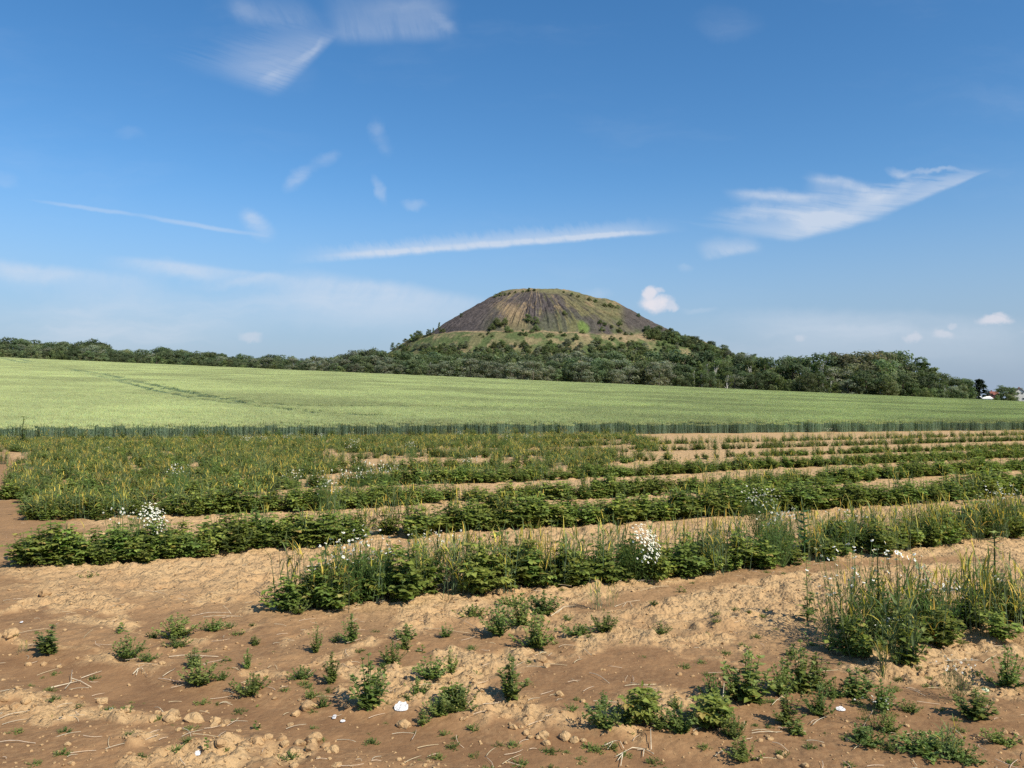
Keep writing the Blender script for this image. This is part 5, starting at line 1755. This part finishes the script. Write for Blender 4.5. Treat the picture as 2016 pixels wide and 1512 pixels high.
STRAWS = [(285, 1164, 362, 1175, 'long straw lying on tan soil above the left cluster'), (215, 1197, 245, 1195, 'short pale straw on brown soil, upper left foreground'),
          (395, 1212, 455, 1208, 'straw lying behind the low weed at left'), (440, 1192, 455, 1210, 'short upright-leaning straw over the left weed'), (400, 1220, 478, 1215, 'second straw under the low weed at left'),
          (333, 1300, 430, 1295, 'thick pale straw piercing the leafy weed by the rut'), (165, 1258, 182, 1240, 'small slanting straw left of the round dark weed'), (268, 1310, 310, 1314, 'short straw below the round dark weed'),
          (312, 1332, 365, 1340, 'straw near the upper lip of the rut'), (320, 1330, 345, 1318, 'thin straw slanting above the rut lip'), (458, 1317, 476, 1324, 'small straw left of the slim upright weed'),
          (432, 1377, 458, 1378, 'pale straw lying in the wheel rut, lower of two'), (434, 1376, 455, 1373, 'pale straw lying in the wheel rut, upper of two'), (0, 1371, 52, 1360, 'long straw at the left edge below the rut'),
          (0, 1418, 58, 1407, 'straw at the left edge, below the long one'), (112, 1396, 142, 1391, 'straw between clods at lower left'), (0, 1463, 70, 1465, 'lowest straw at the left edge'),
          (305, 1388, 322, 1402, 'tiny twig by the clods at the rut'), (20, 1260, 100, 1240, 'thin yellow stalk behind the pointed weed at far left'),
          (835, 1240, 925, 1248, 'long straw below the near row at centre'), (850, 1203, 890, 1212, 'pale straw at the foot of the near row'), (870, 1215, 950, 1248, 'slanting straw left of the centre clump'),
          (1062, 1290, 1076, 1282, 'thick short piece of dry stem under the centre clump'), (1100, 1275, 1130, 1272, 'thin straw right of the centre clump'), (1150, 1285, 1166, 1293, 'small white straw right of centre'),
          (1130, 1310, 1146, 1300, 'straw on the dark soil right of centre'), (1160, 1328, 1200, 1350, 'long thin straw on the dark soil'), (1230, 1344, 1236, 1329, 'tiny upright straw on the dark soil'),
          (1230, 1356, 1292, 1350, 'branched straw on the dark soil'), (1240, 1350, 1285, 1362, 'straw crossing the branched one'), (1168, 1384, 1220, 1387, 'straw behind the left end of the weed bank'),
          (1316, 1158, 1260, 1168, 'straw by the foot of the daisy bush'), (1125, 1168, 1140, 1172, 'little straw under the near row'), (1455, 1161, 1503, 1161, 'pale straw on tan soil, right half'),
          (1660, 1246, 1620, 1244, 'straw below the small weed on tan soil'), (1575, 1263, 1615, 1256, 'straw on dark soil left of the right row'), (1520, 1390, 1553, 1365, 'curved straw between the tall right weeds'),
          (1480, 1443, 1530, 1446, 'straw pair below the tall right weeds, lower'), (1480, 1448, 1540, 1442, 'straw pair below the tall right weeds, upper'), (1600, 1430, 1630, 1412, 'straw leaning on the medium right weed'),
          (1785, 1358, 1812, 1362, 'white straw in front of the right row, short'), (1790, 1362, 1822, 1372, 'white straw in front of the right row, longer'), (1780, 1332, 1880, 1320, 'long straw along the foot of the right row'),
          (1938, 1309, 1962, 1290, 'thick white dry stem beside the right row'), (1925, 1350, 1955, 1349, 'straw on the mound at the right edge'), (1860, 1310, 1925, 1302, 'curved pale straw at the foot of the right row'),
          (1700, 1430, 1720, 1395, 'thin straw standing by the daisy plant'), (1520, 1465, 1552, 1480, 'thin straw near the bottom right'), (1870, 1435, 1900, 1458, 'straw lying at the lower right'),
          (1590, 1330, 1650, 1322, 'straw in the shade of the right row tip')]
for x0, y0, x1, y1, lab in STRAWS:
    a = gp(x0, y0); b = gp(x1, y1)
    if abs(y0 - y1) > abs(x0 - x1) * 1.0:      # standing: same foot, lifted tip
        k = a[1] / F
        fy = max(y0, y1); fx, tx2, t_y = (x0, x1, y1) if y0 > y1 else (x1, x0, y0)
        a = gp(fx, fy); top = (a[0] + (tx2 - fx) * k, a[1], ground_z(*a) + (fy - t_y) * k)
        foot = (a[0], a[1], ground_z(*a))
    else:
        foot = (a[0], a[1], ground_z(*a) + .010); top = (b[0], b[1], ground_z(*b) + .012)
    m = straw_mesh((0, 0, 0), Vector(top) - Vector(foot), .0032 if 'thick' in lab else .0019)
    o = link('straw', m.mesh('straw', M_STRAW, True), None, foot)
    tag(o, lab, 'straw')


def stalk(name, segs, label, r=.0032):
    """forked dry stalk: first point is the origin"""
    o = gp(*segs[0][0]); z0 = ground_z(*o)
    root = empty(name, (o[0], o[1], z0)); tag(root, label, 'dry stalk')
    for k, sg in enumerate(segs):
        m = MB(); pp = []
        for q in sg:
            lift = q[2] if len(q) > 2 else .012
            g_ = gp(q[0], q[1]); pp.append(Vector((g_[0] - o[0], g_[1] - o[1], ground_z(*g_) - z0 + lift)))
        m.tube(pp, r if k == 0 else r * .7, r * .5, (.60, .51, .36), 5)
        link('branch', m.mesh('branch', M_STRAW, True), root)


stalk('dry_stalk', [[(1287, 1478), (1268, 1471), (1245, 1468), (1228, 1474), (1216, 1490)], [(1228, 1474), (1212, 1482)], [(1226, 1476), (1222, 1500)], [(1268, 1471), (1266, 1482)],
                    [(1282, 1472), (1281, 1450, .03)]], 'forked pale dry stalk lying at the bottom right of centre')
stalk('dry_stalk', [[(100, 1351), (130, 1342), (160, 1334)], [(128, 1352), (140, 1338), (142, 1326, .05)], [(140, 1336, .03), (160, 1337), (180, 1347)], [(160, 1330), (180, 1322), (200, 1316)]],
      'star-shaped dry stalk lying in the rut at the far left')
stalk('dry_stalk', [[(262, 1323), (272, 1318, .02), (280, 1318, .02), (290, 1328)], [(272, 1318), (268, 1325)]], 'small forked dry stalk above the rut at left', .003)
stalk('dry_stalk', [[(1190, 1463), (1208, 1458), (1220, 1458), (1228, 1468)], [(1208, 1458), (1196, 1468)]], 'small dry branch left of the forked stalk', .003)
stalk('dry_stalk', [[(1424, 1418), (1423, 1400, .05), (1426, 1382, .1)]], 'pale dry stem standing inside the forked leafy weed', .004)
stalk('dry_stalk', [[(1085, 1215), (1110, 1200), (1135, 1195)], [(1110, 1200), (1096, 1212)], [(1120, 1198), (1110, 1190, .03)]], 'tangle of dry stalks right of the centre clump', .003)
stalk('dry_stalk', [[(1210, 1196), (1235, 1188), (1260, 1186)], [(1232, 1190), (1226, 1196)], [(1240, 1188), (1244, 1196)]], 'dry stalks below the daisy bush', .003)

# loose straw bits everywhere along the rows
pts, rot, scl = [], [], []
SM = []
for k in range(5):
    m = straw_mesh((-.5, 0, 0), (.5, 0, 0), .010, .03)
    m.v = [(a, b, c * 1.0) for a, b, c in m.v]
    SM.append(('s', m.mesh('straw_bit', M_STRAW, True)))
for row in ('first', 'A', 'B', 'C', 'D'):
    for Pp in walk(ROWS[row], .16):
        if rnd.random() < (.75 if row in ('A', 'first') else .35):
            x = Pp[0] - row_n[0] * rnd.uniform(-.05, .28); y = Pp[1] - row_n[1] * rnd.uniform(-.05, .28)
            if in_view(x, y): pts.append((x, y))
for k in range(330):
    px = rnd.uniform(-40, 2060); py = 1110 + 410 * rnd.random()
    pts.append(gp(px, py))
P = np.array(pts); L = nrs.uniform(.03, .14, len(P))
rt = np.stack([np.zeros(len(P)), nrs.uniform(-.12, .12, len(P)), nrs.normal(.45, .9, len(P))], 1)
scatter('straw_litter', np.stack([P[:, 0], P[:, 1], surf_fine(P[:, 0], P[:, 1]) + .010], 1), rt, np.stack([L, np.full(len(P), .15), np.full(len(P), .15)], 1),
        nrs.randint(0, 5, len(P)), SM, 'fine bits of pale straw littering the soil and row edges', 'straw')


def litter(px, py, wpx, hpx, label, seed, col=(.62, .61, .60)):
    rg = random.Random(seed)
    x, y = gp(px, py); k = y / F
    w, h = wpx * k * .8, hpx * k * .8
    n = 9; V = []; Fc = []
    for j in range(n):
        for i in range(n):
            u, v = i / (n - 1) * 2 - 1, j / (n - 1) * 2 - 1
            q = math.sqrt(max(0, 1 - .5 * min(1, u * u))); r_ = math.sqrt(max(0, 1 - .5 * v * v))
            xx = u * r_ * w * .62; yy_ = v * q * w * .5
            zz = h * .35 * (1 - .4 * (u * u + v * v)) + rg.uniform(-.12, .2) * h + v * h * .35
            V.append((xx, yy_, max(zz, .002)))
    for j in range(n - 1):
        for i in range(n - 1):
            a = j * n + i; Fc.append((a, a + 1, a + n + 1, a + n))
    m = MB(); m.add(V, Fc, (1, 1, 1))
    me = m.mesh('litter', plain_mat('crumpled_white_%d' % seed, col, rough=.5, scale=60, amt=.25, bump=.6, spec=.4), False)
    o = link('paper_litter', me, None, (x, y, ground_z(x, y) + .004)); o.rotation_euler = (0, 0, rg.uniform(-.5, .5))
    sm = o.modifiers.new('thick', 'SOLIDIFY'); sm.thickness = .0015
    tag(o, label, 'litter')


litter(790, 1398, 27, 22, 'crumpled round piece of white plastic beside the tall dense weed', 1)
litter(658, 1405, 9, 12, 'small white scrap at the rut left of the larger litter', 2)
litter(675, 1411, 10, 5, 'flat tiny white scrap right of the small one at the rut', 3)
litter(1655, 1398, 18, 8, 'torn white scrap among the weeds at the lower right', 4)
litter(218, 1400, 8, 4, 'white speck of litter between clods at lower left', 5)
litter(388, 1498, 12, 12, 'pale scrap under the lone seedling at the bottom left', 6)
litter(42, 1230, 7, 4, 'white speck of litter at the far left edge', 7)
litter(1940, 1364, 14, 8, 'pale green-white scrap on the mound at the right edge', 8, (.60, .66, .45))
print('counts', count, 'stuff', len(stuffp))
